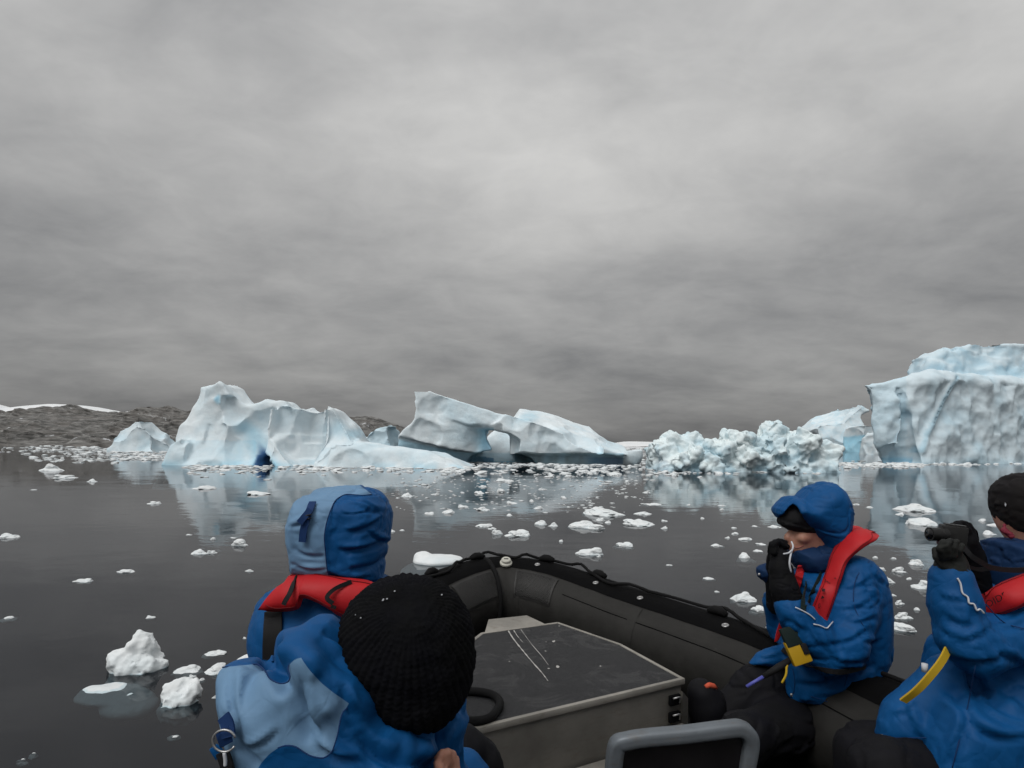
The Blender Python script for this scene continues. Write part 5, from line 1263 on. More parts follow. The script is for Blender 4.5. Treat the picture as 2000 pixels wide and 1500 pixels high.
    def gr(P):
        d = caps(P, [(1900, 1140, Y + .01, 30), (1893, 1090, Y - .02, 26), (1884, 1055, Y - .05, 21)], .01)
        d = smin(d, fingers(P, [[(1880, 1040, Y - .08), (1868, 1026, Y - .10), (1856, 1030, Y - .12)], [(1888, 1038, Y - .07), (1878, 1024, Y - .085), (1866, 1024, Y - .10)], [(1895, 1042, Y - .05), (1890, 1028, Y - .06), (1880, 1022, Y - .075)], [(1902, 1052, Y - .03), (1899, 1040, Y - .04), (1893, 1030, Y - .05)], [(1885, 1075, Y - .06), (1872, 1068, Y - .10), (1862, 1062, Y - .12)]], 9.0), 0.008)
        return d
    lo, hi = bounds([(1835, 1005), (1935, 1175)], Y - .2, Y + .1); cloth('glove', gr, lo, hi, 0.0045, GLOVE, o, lambda V, Nn: folds(V, 0.003, 0.03, 53))
    # hanging bits: yellow strap, red toggle, white clip, snap
    yp = [at(1852, 1262, Y - .24), at(1840, 1287, Y - .26), at(1820, 1314, Y - .27), at(1792, 1345, Y - .26), at(1763, 1368, Y - .23)]
    ribbon('yellow_strap', yp, 0.023, 0.006, YCORD, o)
    tg = [(1822, 1226), (1830, 1232), (1838, 1225), (1838, 1238), (1832, 1240), (1836, 1250), (1826, 1246), (1820, 1238)]
    mb = MB(); mb.prism([at(x, y, Y - .12) for x, y in tg], [at(x, y, Y - .112) for x, y in tg]); mb.build('red_toggle', RED, o)
    mb = MB(); mb.tube([at(1806, 1296, Y - .2), at(1806, 1312, Y - .2)], 0.009, 8); mb.build('clip', WHT, o, smooth=True)
    s0 = hit(jk, 1722, 1438, 1.5, 2.2, lift=.004)[0]; mb = MB(); mb.tube([s0, s0 - (0, .005, 0)], 0.008, 12); mb.build('snap', STEEL, o, smooth=True)
    # trousers
    def tr(P):
        d = caps(P, [(1880, 1500, Y - .10, 56), (1720, 1500, Y - .22, 50), (1690, 1760, Y - .2, 42)], .05)
        return smin(d, caps(P, [(1880, 1450, Y + .12, 56), (1690, 1470, Y + .10, 50), (1660, 1680, Y + .1, 42)], .05), .04)
    lo, hi = bounds([(1590, 1350), (2060, 1830)], Y - .4, Y + .3); cloth('trousers', tr, lo, hi, 0.014, PANTS, o, lambda V, Nn: folds(V, 0.012, 0.09, 57))
    fill_body(o, inside(body, at(2000, 1062, Y)[2], jk, tr, gl, gr, col), blo, bhi, 0.020)
    for sm in ([(1925, 1180), (1960, 1215), (2000, 1228)], [(1905, 1300), (1890, 1380), (1870, 1460), (1860, 1500)], [(1735, 1440), (1770, 1441), (1812, 1441)]):
        wire('seam', hit(jk, [q[0] for q in sm], [q[1] for q in sm], Y - .5, Y + .2, lift=.004), 0.0016, NAVY, o)
    # ---- the compact camera he holds: a thing of its own
    cr_ = empty('camera_compact', at(1856, 1060, Y - .18)); cr_.name = 'compact_camera'
    rt = rotm(0, 5, -24); c0 = at(1860, 1047, Y - .18)
    mb = MB(); mb.box(c0, (0.036, 0.022, 0.034), rt); bd = mb.build('body', CAMB, cr_, bevel=0.006)
    l0 = at(1846, 1044, Y - .18); l1 = at(1815, 1043, Y - .18)
    mb = MB(); d_ = (l1 - l0); mb.tube([l0, l0 + d_ * .35, l0 + d_ * .4, l1], [0.024, 0.024, 0.021, 0.022], 20); ln = mb.build('lens', CAMB, cr_, smooth=True); auto_smooth(ln, 30)
    mb = MB(); mb.tube([l1 - d_ * .02, l1 + d_ * .01], 0.0170, 18); mb.build('lens_glass', GLASSY, ln, smooth=True)
    mb = MB(); mb.box(c0 + rt @ np.array((0.004, 0, .035)), (0.028, 0.015, 0.003), rt); mb.build('top_plate', CAMB, bd, bevel=.001)
    ribbon('neck_strap', [at(1880, 1068, Y - .22), at(1895, 1085, Y - .23), at(1915, 1098, Y - .22), at(1935, 1108, Y - .2), at(1970, 1113, Y - .18), at(2010, 1112, Y - .17), at(2060, 1105, Y - .14)], 0.016, 0.004, BLACKW, cr_)
    ribbon('neck_strap', [at(1885, 1105, Y - .16), at(1910, 1112, Y - .15), at(1935, 1110, Y - .16), at(1960, 1112, Y - .165)], 0.012, 0.004, BLACKW, cr_)
    tag(cr_, 'black compact camera held up in two gloves at the right edge', 'camera')
person_camera()

# ------------------------------------------------------------------ hooded person in profile
def person_profile():
    Y = 2.75
    def body(P):
        H = at(1583, 1022, Y)
        d = ellipsoid(P, H, (0.094, 0.076, 0.118))
        d = smin(d, ellipsoid(P, at(1562, 1062, Y), (0.056, 0.052, 0.060)), 0.03)                       # jaw
        d = smin(d, caps(P, [(1549, 1034, Y, 5.5), (1537, 1050, Y, 6.5), (1545, 1056, Y, 6)], .006), 0.012)   # nose
        d = smin(d, ellipsoid(P, at(1569, 1050, Y - .050), (0.030, 0.024, 0.024)), 0.02)               # cheek
        d = smin(d, caps(P, [(1548, 1066, Y - .012, 4.5), (1548, 1066, Y + .012, 4.5)], .004), 0.008)   # upper lip
        d = smin(d, caps(P, [(1550, 1074, Y - .010, 4.5), (1550, 1074, Y + .010, 4.5)], .004), 0.008)
        d = smax(d, -caps(P, [(1546, 1070, Y - .03, 1.6), (1565, 1067, Y - .055, 1.4)], .003), 0.006)   # smile line
        d = smax(d, -ellipsoid(P, at(1550, 1031, Y - .045), (0.014, 0.018, 0.009)), 0.012)             # eye socket
        d = smin(d, ellipsoid(P, at(1556, 1031, Y - .036), (0.010, 0.010, 0.008)), 0.004)
        d = smin(d, ellipsoid(P, at(1594, 1030, Y - .076), (0.016, 0.008, 0.028)), 0.006)             # ear
        d = smin(d, caps(P, [(1596, 1060, Y, 24), (1612, 1115, Y, 26)]), 0.03)
        d = smin(d, caps(P, [(1630, 1150, Y, 50), (1630, 1250, Y, 50), (1625, 1310, Y - .02, 54)], .05), 0.04)
        d = smin(d, caps(P, [(1655, 1125, Y - .17, 26), (1640, 1275, Y - .27, 20), (1540, 1180, Y - .26, 16), (1528, 1110, Y - .24, 14)]), 0.03)
        d = smin(d, caps(P, [(1640, 1125, Y + .17, 26), (1600, 1260, Y + .2, 20), (1520, 1200, Y + .12, 16), (1512, 1120, Y + .05, 14)]), 0.03)
        d = smin(d, caps(P, [(1620, 1330, Y - .1, 40), (1450, 1400, Y - .35, 30), (1400, 1620, Y - .3, 22)]), 0.04)
        d = smin(d, caps(P, [(1600, 1320, Y + .1, 40), (1470, 1350, Y - .05, 30), (1385, 1400, Y - .08, 22)]), 0.04)
        return d
    lo, hi = bounds([(1340, 960), (1720, 1680)], Y - .5, Y + .35)
    o = mesh('person', np.zeros((0, 3)), [], SKIN, origin=(at(1620, 1300, Y)[0], Y, 0.66)); blo, bhi = lo, hi
    tag(o, 'smiling person in blue parka, hood up, seen in profile with gloves at the mouth', 'person')
    bp = [(1548, 1118), (1600, 1105), (1655, 1098), (1690, 1088), (1706, 1105), (1718, 1145), (1722, 1190), (1721, 1235), (1718, 1275), (1706, 1300), (1694, 1345), (1678, 1378), (1664, 1388), (1630, 1386), (1590, 1372), (1541, 1362), (1540, 1330), (1541, 1300), (1528, 1262), (1534, 1200), (1543, 1150)]
    fl = [(1462, 1297), (1480, 1276), (1505, 1262), (1530, 1258), (1560, 1262), (1560, 1300), (1530, 1302), (1490, 1301)]
    def core(P):
        d = inflate(P, bp, Y - .02, 0.21, 0.13)
        d = smin(d, inflate(P, fl, Y - .04, 0.05, 0.05), 0.02)
        return smin(d, inflate(P, [(1541, 1290), (1690, 1285), (1698, 1330), (1680, 1372), (1662, 1388), (1630, 1385), (1590, 1373), (1541, 1363)], Y - .15, 0.09, 0.05), 0.03)
    def arm(P): return caps(P, [(1672, 1128, Y - .14, 44), (1664, 1200, Y - .2, 43), (1648, 1262, Y - .26, 41), (1620, 1276, Y - .28, 39), (1585, 1240, Y - .28, 36), (1558, 1205, Y - .27, 32), (1545, 1186, Y - .265, 30)], .03)
    def jk(P):
        d = smin(core(P), arm(P), 0.025)
        return smin(d, caps(P, [(1640, 1130, Y + .15, 42), (1600, 1250, Y + .2, 40), (1535, 1225, Y + .14, 32), (1518, 1175, Y + .10, 27)], .03), 0.03)
    def jd(V, Nn):
        e_ = at(1640, 1268, Y - .3); de = np.linalg.norm(V - e_, axis=1)
        return folds(V, 0.009, 0.085, 61, (1, 1, 1.5)) + creases(V, [(1632, 1258, 1695, 1228, .012, 5), (1622, 1288, 1690, 1292, .013, 6), (1648, 1192, 1706, 1168, .010, 5), (1655, 1152, 1702, 1128, .009, 5), (1600, 1242, 1628, 1284, .010, 5), (1574, 1212, 1600, 1262, .009, 4), (1640, 1305, 1705, 1298, .012, 5), (1560, 1335, 1640, 1322, .012, 6), (1598, 1362, 1680, 1338, .011, 6), (1690, 1110, 1714, 1180, .008, 5), (1655, 1215, 1712, 1205, .010, 5), (1560, 1140, 1600, 1160, .008, 4), (1545, 1205, 1575, 1232, .008, 4), (1480, 1285, 1530, 1275, .006, 4), (1690, 1255, 1718, 1250, .010, 5), (1668, 1345, 1700, 1318, .008, 5)])
    lo, hi = bounds([(1440, 1060), (1740, 1400)], Y - .45, Y + .4); cloth('jacket', jk, lo, hi, 0.0108, JACKET, o, jd)
    # loose cuff of the far sleeve
    cuff = [(1478, 1110), (1485, 1104), (1502, 1096), (1515, 1088), (1530, 1110), (1536, 1150), (1534, 1215), (1520, 1205), (1508, 1180), (1505, 1150), (1492, 1136), (1480, 1126)]
    def cf(P): return inflate(P, cuff, Y + .02, 0.055, 0.06)
    lo, hi = bounds([(1465, 1075), (1550, 1230)], Y - .1, Y + .14); cu = cloth('cuff', cf, lo, hi, 0.006, COLLAR, o, lambda V, Nn: folds(V, 0.006, 0.06, 65))
    s0 = hit(cf, 1483, 1122, Y - .2, Y + .2, lift=.003)[0]; mb = MB(); mb.tube([s0, s0 - (0, .005, 0)], 0.0075, 12); mb.build('snap', STEEL, cu, smooth=True)
    # collar
    cpoly = [(1546, 1072), (1560, 1066), (1585, 1060), (1610, 1052), (1640, 1052), (1648, 1070), (1640, 1105), (1610, 1118), (1575, 1122), (1556, 1110), (1547, 1095)]
    def col(P): return inflate(P, cpoly, Y, 0.115, 0.06)
    lo, hi = bounds([(1535, 1040), (1660, 1135)], Y - .16, Y + .16); cloth('collar', col, lo, hi, 0.006, COLLAR, o, lambda V, Nn: folds(V, 0.008, 0.05, 67, (1, 1, 2.5)))
    # hood: a shell, open towards the face
    hp = [(1515, 1002), (1516, 993), (1524, 982), (1538, 968), (1550, 967), (1558, 972), (1566, 963), (1580, 950), (1600, 941), (1622, 942), (1638, 955), (1648, 975), (1653, 992), (1652, 1015), (1647, 1042), (1640, 1060), (1622, 1072), (1600, 1070), (1592, 1058), (1570, 1035), (1540, 1015), (1524, 1016)]
    op = [(1490, 1012), (1519, 1013), (1530, 1004), (1540, 990), (1549, 984), (1558, 990), (1566, 1004), (1576, 1020), (1588, 1038), (1600, 1056), (1590, 1100), (1480, 1100)]
    def hd(P):
        out = inflate(P, hp, Y, 0.150, 0.085)
        inn = inflate(P, hp, Y, 0.150, 0.085) + 0.020
        return smax(smax(out, -inn, .004), -prism_px(P, op, Y), .008)
    lo, hi = bounds([(1505, 930), (1665, 1085)], Y - .19, Y + .19); cloth('hood', hd, lo, hi, 0.0055, JACKET, o, lambda V, Nn: folds(V, 0.007, 0.075, 71, (1, 1, 1)))
    # beanie
    bn = [(1522, 1010), (1528, 995), (1545, 982), (1575, 972), (1610, 978), (1630, 1000), (1628, 1030), (1608, 1046), (1590, 1046), (1560, 1040), (1538, 1032), (1526, 1024)]
    def be(P):
        d = inflate(P, bn, Y, 0.098, 0.07)
        return smin(d, hug(lambda P: inflate(P, bn, Y, 0.098, 0.07), [(1515, 1012), (1540, 1022), (1575, 1031), (1612, 1030), (1640, 1010), (1640, 1060), (1590, 1060), (1540, 1040), (1515, 1030)], Y, -.004, .010)(P), 0.004)
    lo, hi = bounds([(1510, 960), (1645, 1060)], Y - .14, Y + .14); cloth('beanie', be, lo, hi, 0.005, FLEECE, o, lambda V, Nn: 0.002 * fbm(V / 0.01, 3, 73))
    # gloves with five fingers each
    def g1(P):
        d = caps(P, [(1545, 1190, Y - .25, 29), (1532, 1150, Y - .24, 26), (1525, 1112, Y - .22, 21), (1522, 1088, Y - .20, 17)], .012)
        return smin(d, fingers(P, [[(1511, 1078, Y - .225), (1508, 1064, Y - .22), (1519, 1058, Y - .20), (1530, 1066, Y - .19)], [(1515, 1072, Y - .205), (1514, 1060, Y - .195), (1526, 1058, Y - .18), (1534, 1066, Y - .175)], [(1520, 1070, Y - .18), (1522, 1058, Y - .17), (1532, 1061, Y - .155), (1537, 1068, Y - .15)], [(1525, 1074, Y - .16), (1528, 1064, Y - .145), (1536, 1068, Y - .14)], [(1527, 1102, Y - .235), (1538, 1094, Y - .23), (1541, 1080, Y - .215)]], 7.2), 0.007)
    lo, hi = bounds([(1495, 1035), (1585, 1230)], Y - .35, Y - .08); cloth('glove', g1, lo, hi, 0.0045, GLOVE, o, lambda V, Nn: folds(V, 0.004, 0.03, 75))
    def g2(P):
        d = caps(P, [(1520, 1180, Y + .04, 22), (1516, 1120, Y - .01, 20), (1514, 1092, Y - .04, 16)], .012)
        return smin(d, fingers(P, [[(1506, 1082, Y - .06), (1506, 1070, Y - .075), (1516, 1064, Y - .09)], [(1511, 1080, Y - .04), (1512, 1067, Y - .06), (1522, 1065, Y - .075)], [(1517, 1080, Y - .02), (1519, 1068, Y - .04), (1528, 1068, Y - .055)], [(1523, 1084, Y - .0), (1525, 1073, Y - .02), (1531, 1075, Y - .03)], [(1524, 1106, Y - .06), (1534, 1096, Y - .075), (1537, 1084, Y - .085)]], 7.2), 0.007)
    lo, hi = bounds([(1488, 1040), (1565, 1215)], Y - .15, Y + .12); cloth('glove', g2, lo, hi, 0.005, GLOVE, o, lambda V, Nn: folds(V, 0.004, 0.03, 77))
    # white cord held at the mouth
    wire('cord', [at(1546, 1058, Y - .12), at(1549, 1068, Y - .16), at(1545, 1080, Y - .24), at(1542, 1100, Y - .265), at(1545, 1118, Y - .265)], 0.0042, WHT, o)
    wire('zip_pull', [at(1546, 1075, Y - .24), at(1540, 1080, Y - .25), at(1530, 1082, Y - .255)], 0.0036, WHT, o)
    mo = hit(body, [1550, 1556, 1563, 1570], [1068, 1070, 1069, 1065], Y - .3, Y + .1, lift=.0008); wire('mouth', mo, 0.0022, LIPS, o)
    # life vest: back collar, near lapel, far lapel
    VB = lambda P: smin(core(P), inflate(P, [(1600, 1120), (1622, 1080), (1645, 1045), (1680, 1034), (1712, 1048), (1690, 1090), (1650, 1130), (1615, 1210), (1585, 1195)], Y - .10, .13, .06), .03)
    lv, _ = panel('life_vest', [(1648, 1037), (1636, 1058), (1622, 1086), (1613, 1117), (1604, 1140), (1593, 1168), (1583, 1194)], [(1692, 1033), (1716, 1049), (1686, 1070), (1657, 1096), (1645, 1128), (1632, 1165), (1615, 1215)], VB, Y - .5, Y + .2, 0.024, RED, o)
    F1 = lambda P: VB(P) - 0.038
    def F3(P): return inflate(P, [(1650, 1036), (1662, 1026), (1676, 1027), (1690, 1036), (1680, 1046), (1660, 1046)], Y + .08, 0.07, 0.03)
    lo, hi = bounds([(1640, 1015), (1700, 1055)], Y - .02, Y + .18); cloth('vest_collar', F3, lo, hi, 0.006, RED, o)
    l2 = [(1560, 1097), (1574, 1107), (1566, 1135), (1560, 1160), (1552, 1172), (1547, 1158), (1552, 1125)]
    F4 = hug(core, l2, Y - .2, -0.01, 0.045, ymax=Y + .02)
    lo, hi = bounds([(1535, 1085), (1590, 1185)], Y - .35, Y + .05); cloth('vest_lapel', F4, lo, hi, 0.005, RED, o, margin=9.0)
    l3 = [(1523, 1214), (1532, 1218), (1530, 1232), (1520, 1252), (1512, 1255), (1516, 1234)]
    mb = MB(); mb.prism([at(x, y, Y - .21) for x, y in l3], [at(x, y, Y - .16) for x, y in l3]); mb.build('vest_tip', RED, o, bevel=.006)
    writing('vest_print', 'AY', F1, 1623, 1124, -66, 17, Y - .5, Y + .1, INK, lv, 0.9); writing('vest_print', 'H8', F1, 1617, 1136, -10, 9, Y - .5, Y + .1, INK, lv)
    for pts in ([(1606, 1149), (1612, 1150), (1611, 1156), (1605, 1155)], [(1606, 1163), (1611, 1168), (1603, 1170)]): mesh('vest_mark', hit(F1, [p[0] for p in pts], [p[1] for p in pts], Y - .5, Y + .1, lift=.005), [tuple(range(len(pts)))], INK, lv, smooth=False)
    writing('vest_print', '0', F1, 1600, 1184, -8, 15, Y - .5, Y + .1, INK, lv, 0.7)
    # lanyard, black strap, tracker box, tool, cords
    all_ = lambda P: np.minimum(jk(P), F1(P))
    lp = [(1618, 1085), (1607, 1112), (1599, 1132), (1590, 1152), (1581, 1170), (1572, 1188)]
    ribbon('lanyard', hit(jk, [p[0] for p in lp], [p[1] for p in lp], Y - .5, Y + .1, lift=.006), 0.022, 0.004, GREENB, o)
    lp = [(1578, 1112), (1574, 1140), (1569, 1165), (1567, 1190)]
    ribbon('lanyard', hit(jk, [p[0] for p in lp], [p[1] for p in lp], Y - .5, Y + .1, lift=.006), 0.018, 0.004, GREENB, o)
    pl = [(1553, 1186), (1566, 1192), (1582, 1201), (1592, 1210)]
    wire('piping', hit(jk, [p[0] for p in pl], [p[1] for p in pl], Y - .6, Y, lift=.006), 0.003, WHT, o)
    pl = [(1589, 1219), (1602, 1222), (1614, 1227), (1620, 1222), (1627, 1214)]
    wire('piping', hit(jk, [p[0] for p in pl], [p[1] for p in pl], Y - .6, Y, lift=.006), 0.003, WHT, o, sp=3)
    k0 = at(1548, 1240, Y - .25); ax = at(1566, 1285, Y - .28) - at(1546, 1240, Y - .25); ax /= np.linalg.norm(ax); sx = np.cross(ax, (0, -1, 0)); sx /= np.linalg.norm(sx); rt = np.stack((sx, np.cross(ax, sx), ax), 1)
    mb = MB(); mb.box(at(1544, 1243, Y - .315), (0.034, 0.014, 0.040), rt); mb.build('tracker_pouch', GREENB, o, bevel=.006)
    mb = MB(); mb.box(at(1558, 1273, Y - .33), (0.040, 0.016, 0.050), rt); tb = mb.build('tracker', YEL, o, bevel=.006)
    mb = MB(); mb.box(at(1563, 1283, Y - .348), (0.015, 0.0012, 0.012), rt); mb.build('sticker', WHT, tb)
    mb = MB(); mb.box(at(1572, 1267, Y - .345), (0.012, 0.006, 0.022), rt); mb.build('tracker_button', BLACKW, tb, bevel=.003)
    mb = MB(); mb.tube([at(1545, 1288, Y - .32), at(1520, 1304, Y - .32), at(1490, 1322, Y - .32)], [0.013, 0.016, 0.010], 10); tl = mb.build('tool', BLACKW, o, smooth=True)
    mb = MB(); mb.tube([at(1492, 1321, Y - .322), at(1458, 1341, Y - .325)], [0.008, 0.007], 8); mb.build('tool_tip', PURP, tl, smooth=True)
    wire('yellow_cord', [at(1545, 1280, Y - .31), at(1537, 1300, Y - .33), at(1535, 1318, Y - .34), at(1527, 1334, Y - .34)], 0.005, YCORD, o)
    s0 = hit(jk, 1546, 1357, Y - .5, Y + .1, lift=.004)[0]; mb = MB(); mb.tube([s0, s0 - (0, .005, 0)], 0.008, 12); mb.build('snap', STEEL, o, smooth=True)
    for sm in ([(1698, 1096), (1672, 1130), (1668, 1180), (1690, 1230)], [(1660, 1300), (1650, 1340), (1640, 1384)], [(1548, 1352), (1590, 1362), (1630, 1375), (1660, 1378)], [(1548, 1306), (1552, 1330), (1550, 1355)]):
        wire('seam', hit(jk, [q[0] for q in sm], [q[1] for q in sm], Y - .5, Y + .2, lift=.004), 0.0016, NAVY, o)
    bp_ = [(1528, 1268), (1560, 1290), (1600, 1306), (1645, 1312), (1690, 1302)]
    ribbon('waist_strap', hit(jk, [q[0] for q in bp_], [q[1] for q in bp_], Y - .5, Y + .1, lift=.005), 0.022, 0.003, BLACKW, o)
    # trousers and boots
    def tr(P):
        d = caps(P, [(1610, 1400, Y - .06, 50), (1530, 1415, Y - .18, 48), (1450, 1440, Y - .35, 42), (1405, 1640, Y - .32, 34)], .05)
        return smin(d, caps(P, [(1610, 1320, Y + .08, 56), (1480, 1345, Y - .02, 42), (1385, 1420, Y - .06, 34)], .05), .03)
    lo, hi = bounds([(1330, 1270), (1710, 1700)], Y - .55, Y + .25); cloth('trousers', tr, lo, hi, 0.011, PANTS, o, lambda V, Nn: folds(V, 0.012, 0.08, 81))
    def bt(P):
        d = ellipsoid(P, at(1380, 1372, Y - .05), (0.088, 0.10, 0.085)); d = smin(d, ellipsoid(P, at(1370, 1350, Y - .06), (0.060, 0.075, 0.055)), .03)
        return smin(d, caps(P, [(1385, 1400, Y - .05, 36), (1392, 1450, Y - .05, 38)], .03), .04)
    lo, hi = bounds([(1325, 1310), (1430, 1490)], Y - .2, Y + .08); bo = cloth('boot', bt, lo, hi, 0.007, PANTS, o)
    mb = MB(); mb.tube(hit(bt, [1378, 1385, 1393, 1400], [1341, 1338, 1340, 1345], Y - .3, Y + .1, lift=.002), [0.008, 0.013, 0.013, 0.007], 8); mb.build('boot_tab', ORANGE, bo, smooth=True)
    fill_body(o, inside(body, lambda P: ~((P[:, 2] > at(1590, 1086, Y)[2]) & (np.abs(P[:, 1] - Y) < 0.125) & (P[:, 0] > at(1531, 1060, Y)[0])), jk, tr, g1, g2, col, bt), blo, bhi, 0.0095)
person_profile()

# ------------------------------------------------------------------ second person from the front, back turned, hood up
def cr4(*p): return [(380 + .387 * x, 920 + .387 * y) for x, y in p]
def person_hood():
    Y = 1.75
    def body(P):
        d = ellipsoid(P, at(662, 1040, Y), (0.078, 0.098, 0.118)); d = smin(d, caps(P, [(662, 1090, Y, 36), (660, 1140, Y, 40)]), .03)
        d = smin(d, caps(P, [(560, 1190, Y, 50), (760, 1190, Y, 50)]), .04); d = smin(d, caps(P, [(650, 1200, Y, 85), (640, 1440, Y - .05, 95)]), .06)
        d = smin(d, caps(P, [(540, 1190, Y, 42), (535, 1330, Y + .08, 34), (600, 1380, Y + .3, 28)]), .03)
        d = smin(d, caps(P, [(640, 1440, Y, 75), (800, 1500, Y + .3, 55), (820, 1640, Y + .4, 42)]), .05)
        return d
    lo, hi = bounds([(470, 950), (890, 1700)], Y - .25, Y + .55); o = mesh('person', np.zeros((0, 3)), [], SKIN, origin=(at(650, 1400, Y)[0], Y, 0.66)); blo, bhi = lo, hi
    tag(o, 'person with back turned, two-tone blue hood up and red life vest collar', 'person')
    hp = cr4((463, 300), (470, 250), (488, 200), (505, 165), (525, 140), (560, 122), (640, 98), (720, 82), (800, 75), (850, 77), (905, 90), (935, 108), (960, 135), (985, 175), (996, 215), (992, 270), (978, 350), (962, 430), (955, 480), (950, 530), (905, 552), (800, 550), (690, 548), (600, 535), (520, 525), (492, 510), (484, 460), (476, 410), (465, 360))
    light = cr4((400, 60), (820, 60), (845, 80), (895, 117), (845, 122), (770, 117), (735, 130), (710, 150), (690, 190), (672, 240), (660, 290), (655, 340), (660, 400), (665, 460), (672, 510), (695, 560), (400, 560))
    edge_ = cr4((440, 200), (500, 170), (512, 160), (482, 215), (462, 280), (460, 340), (468, 380), (478, 430), (488, 480), (500, 540), (440, 560))
    def hd(P): return smin(inflate(P, hp, Y, 0.155, 0.075), ellipsoid(P, at(664, 1045, Y), (0.15, 0.16, 0.15)), 0.02)
    hpc = [(662 + (x - 662) * 1.03, 1045 + (y - 1045) * 1.03) for x, y in hp]
    def hdc(P): return smax(hd(P), prism_px(P, hpc, Y), .01)
    def pat(V):
        px, py = proj(V); d = polysd(px, py, light); d2 = polysd(px, py, edge_) + 4; d = np.maximum(d, -d2)
        return np.clip(0.5 - d / 60.0, 0, 1)
    def fd(V, Nn):
        px, py = proj(V)
        h = folds(V, 0.006, 0.085, 91, (1, 1, 1.7)) + creases(V, [(685, 1040, 745, 1012, .009, 6), (668, 1075, 750, 1058, .010, 6), (690, 1112, 752, 1090, .009, 6), (575, 1075, 628, 1088, .007, 5), (572, 1105, 640, 1112, .007, 5), (568, 1030, 600, 1012, .006, 5), (700, 985, 745, 1000, .007, 6), (640, 1120, 720, 1128, .007, 5), (600, 965, 640, 962, .005, 5), (720, 1040, 760, 1060, .007, 5)])
        # drawn-in creases running across the back of the hood
        for x0, y0, x1, y1, a in ((690, 1045, 740, 1000, .006), (680, 1080, 745, 1062, .007), (690, 1115, 750, 1085, .006), (575, 1070, 625, 1085, .005), (575, 1100, 640, 1105, .005), (570, 1010, 610, 985, .004), (640, 1000, 660, 1100, .004)):
            ex, ey = x1 - x0, y1 - y0; L2 = ex * ex + ey * ey; t = np.clip(((px - x0) * ex + (py - y0) * ey) / L2, 0, 1)
            h = h - a * np.exp(-(((px - x0 - ex * t) ** 2 + (py - y0 - ey * t) ** 2) / 45.0))
        return h
    lo, hi = bounds([(545, 935), (785, 1150)], Y - .22, Y + .22); hb = cloth('hood', hdc, lo, hi, 0.0042, JACKET2, o, fd, {'pat': pat})
    sm = [q for q in spline([(x, y, 0) for x, y in light[3:16]], 3)]
    wire('seam', hit(hdc, [q[0] for q in sm], [q[1] for q in sm], Y - .4, Y, 200, .003), 0.0014, NAVY, hb, sp=0)
    # adjuster tab and buckle on the hood
    tp = cr4((597, 158), (583, 195), (570, 230), (558, 270), (550, 310), (545, 358)); T3 = hit(hdc, [p[0] for p in tp], [p[1] for p in tp], Y - .4, Y, lift=.008)
    tb = ribbon('hood_strap', T3, 0.020, 0.004, NAVY, hb)
    t2 = cr4((585, 195), (555, 232), (530, 262)); ribbon('hood_strap', hit(hdc, [p[0] for p in t2], [p[1] for p in t2], Y - .4, Y, lift=.014), 0.018, 0.004, NAVY, hb)
    c = T3[2] - np.array((0, .008, 0)); mb = MB()
    for q in (-.006, .004): mb.tube([c + (-.014, 0, q - .003), c + (.014, 0, q + .003)], 0.0022, 6)
    mb.build('buckle', CAMB, hb, smooth=True)
    # jacket shoulders and back
    bp = [(500, 1215), (508, 1185), (520, 1162), (550, 1140), (600, 1120), (660, 1112), (720, 1120), (770, 1140), (800, 1170), (815, 1240), (830, 1400), (830, 1600), (520, 1600), (515, 1420), (516, 1300), (505, 1275), (499, 1240)]
    def jk(P):
        d = inflate(P, bp, Y + .02, 0.19, 0.14); return smin(d, caps(P, [(536, 1190, Y + .02, 34), (528, 1260, Y + .05, 33), (545, 1360, Y + .15, 32), (600, 1400, Y + .32, 28)], .03), .02)
    lo, hi = bounds([(480, 1095), (850, 1620)], Y - .24, Y + .45); cloth('jacket', jk, lo, hi, 0.010, JACKET, o, lambda V, Nn: folds(V, 0.014, 0.10, 93, (1, 1, 1.4)))
    # life vest collar lying on the shoulders
    def core(P): return smin(jk(P), inflate(P, [(505, 1205), (525, 1160), (570, 1118), (700, 1112), (760, 1130), (740, 1190), (660, 1210), (560, 1190), (540, 1205)], Y - .08, .10, .06), .04)
    lv, _ = panel('life_vest', cr4((497, 522), (530, 519), (562, 519), (592, 521), (660, 528), (730, 536), (790, 545), (870, 555), (960, 590)), cr4((326, 702), (430, 706), (519, 698), (546, 643), (620, 664), (690, 702), (725, 725), (800, 745), (900, 690)), core, Y - .5, Y + .15, 0.026, RED, o, na=4)
    F1 = lambda P: core(P) - 0.030
    # black binding straps on the collar
    for pts, w_ in ((((512, 535), (497, 580), (480, 620), (462, 650), (450, 675)), .012), (((790, 558), (735, 580), (700, 600), (675, 625), (672, 645), (700, 668)), .011), (((690, 680), (715, 690)), .008)):
        q = cr4(*pts); ribbon('binding', hit(F1, [p[0] for p in q], [p[1] for p in q], Y - .5, Y, lift=.003), w_, 0.004, BLACKW, lv)
    q = cr4((400, 700), (398, 760), (396, 820), (394, 880), (393, 950)); ribbon('back_strap', hit(jk, [p[0] for p in q], [p[1] for p in q], Y - .5, Y + .1, lift=.006), 0.052, 0.005, BLACKW, o)
    def tr(P): return caps(P, [(640, 1440, Y, 90), (800, 1500, Y + .3, 66), (815, 1640, Y + .4, 50)], .05)
    lo, hi = bounds([(520, 1340), (900, 1720)], Y - .2, Y + .55); cloth('trousers', tr, lo, hi, 0.016, PANTS, o, lambda V, Nn: folds(V, 0.012, 0.09, 97))
    fill_body(o, inside(body, 9.0, jk, tr, hdc), blo, bhi, 0.020)
person_hood()

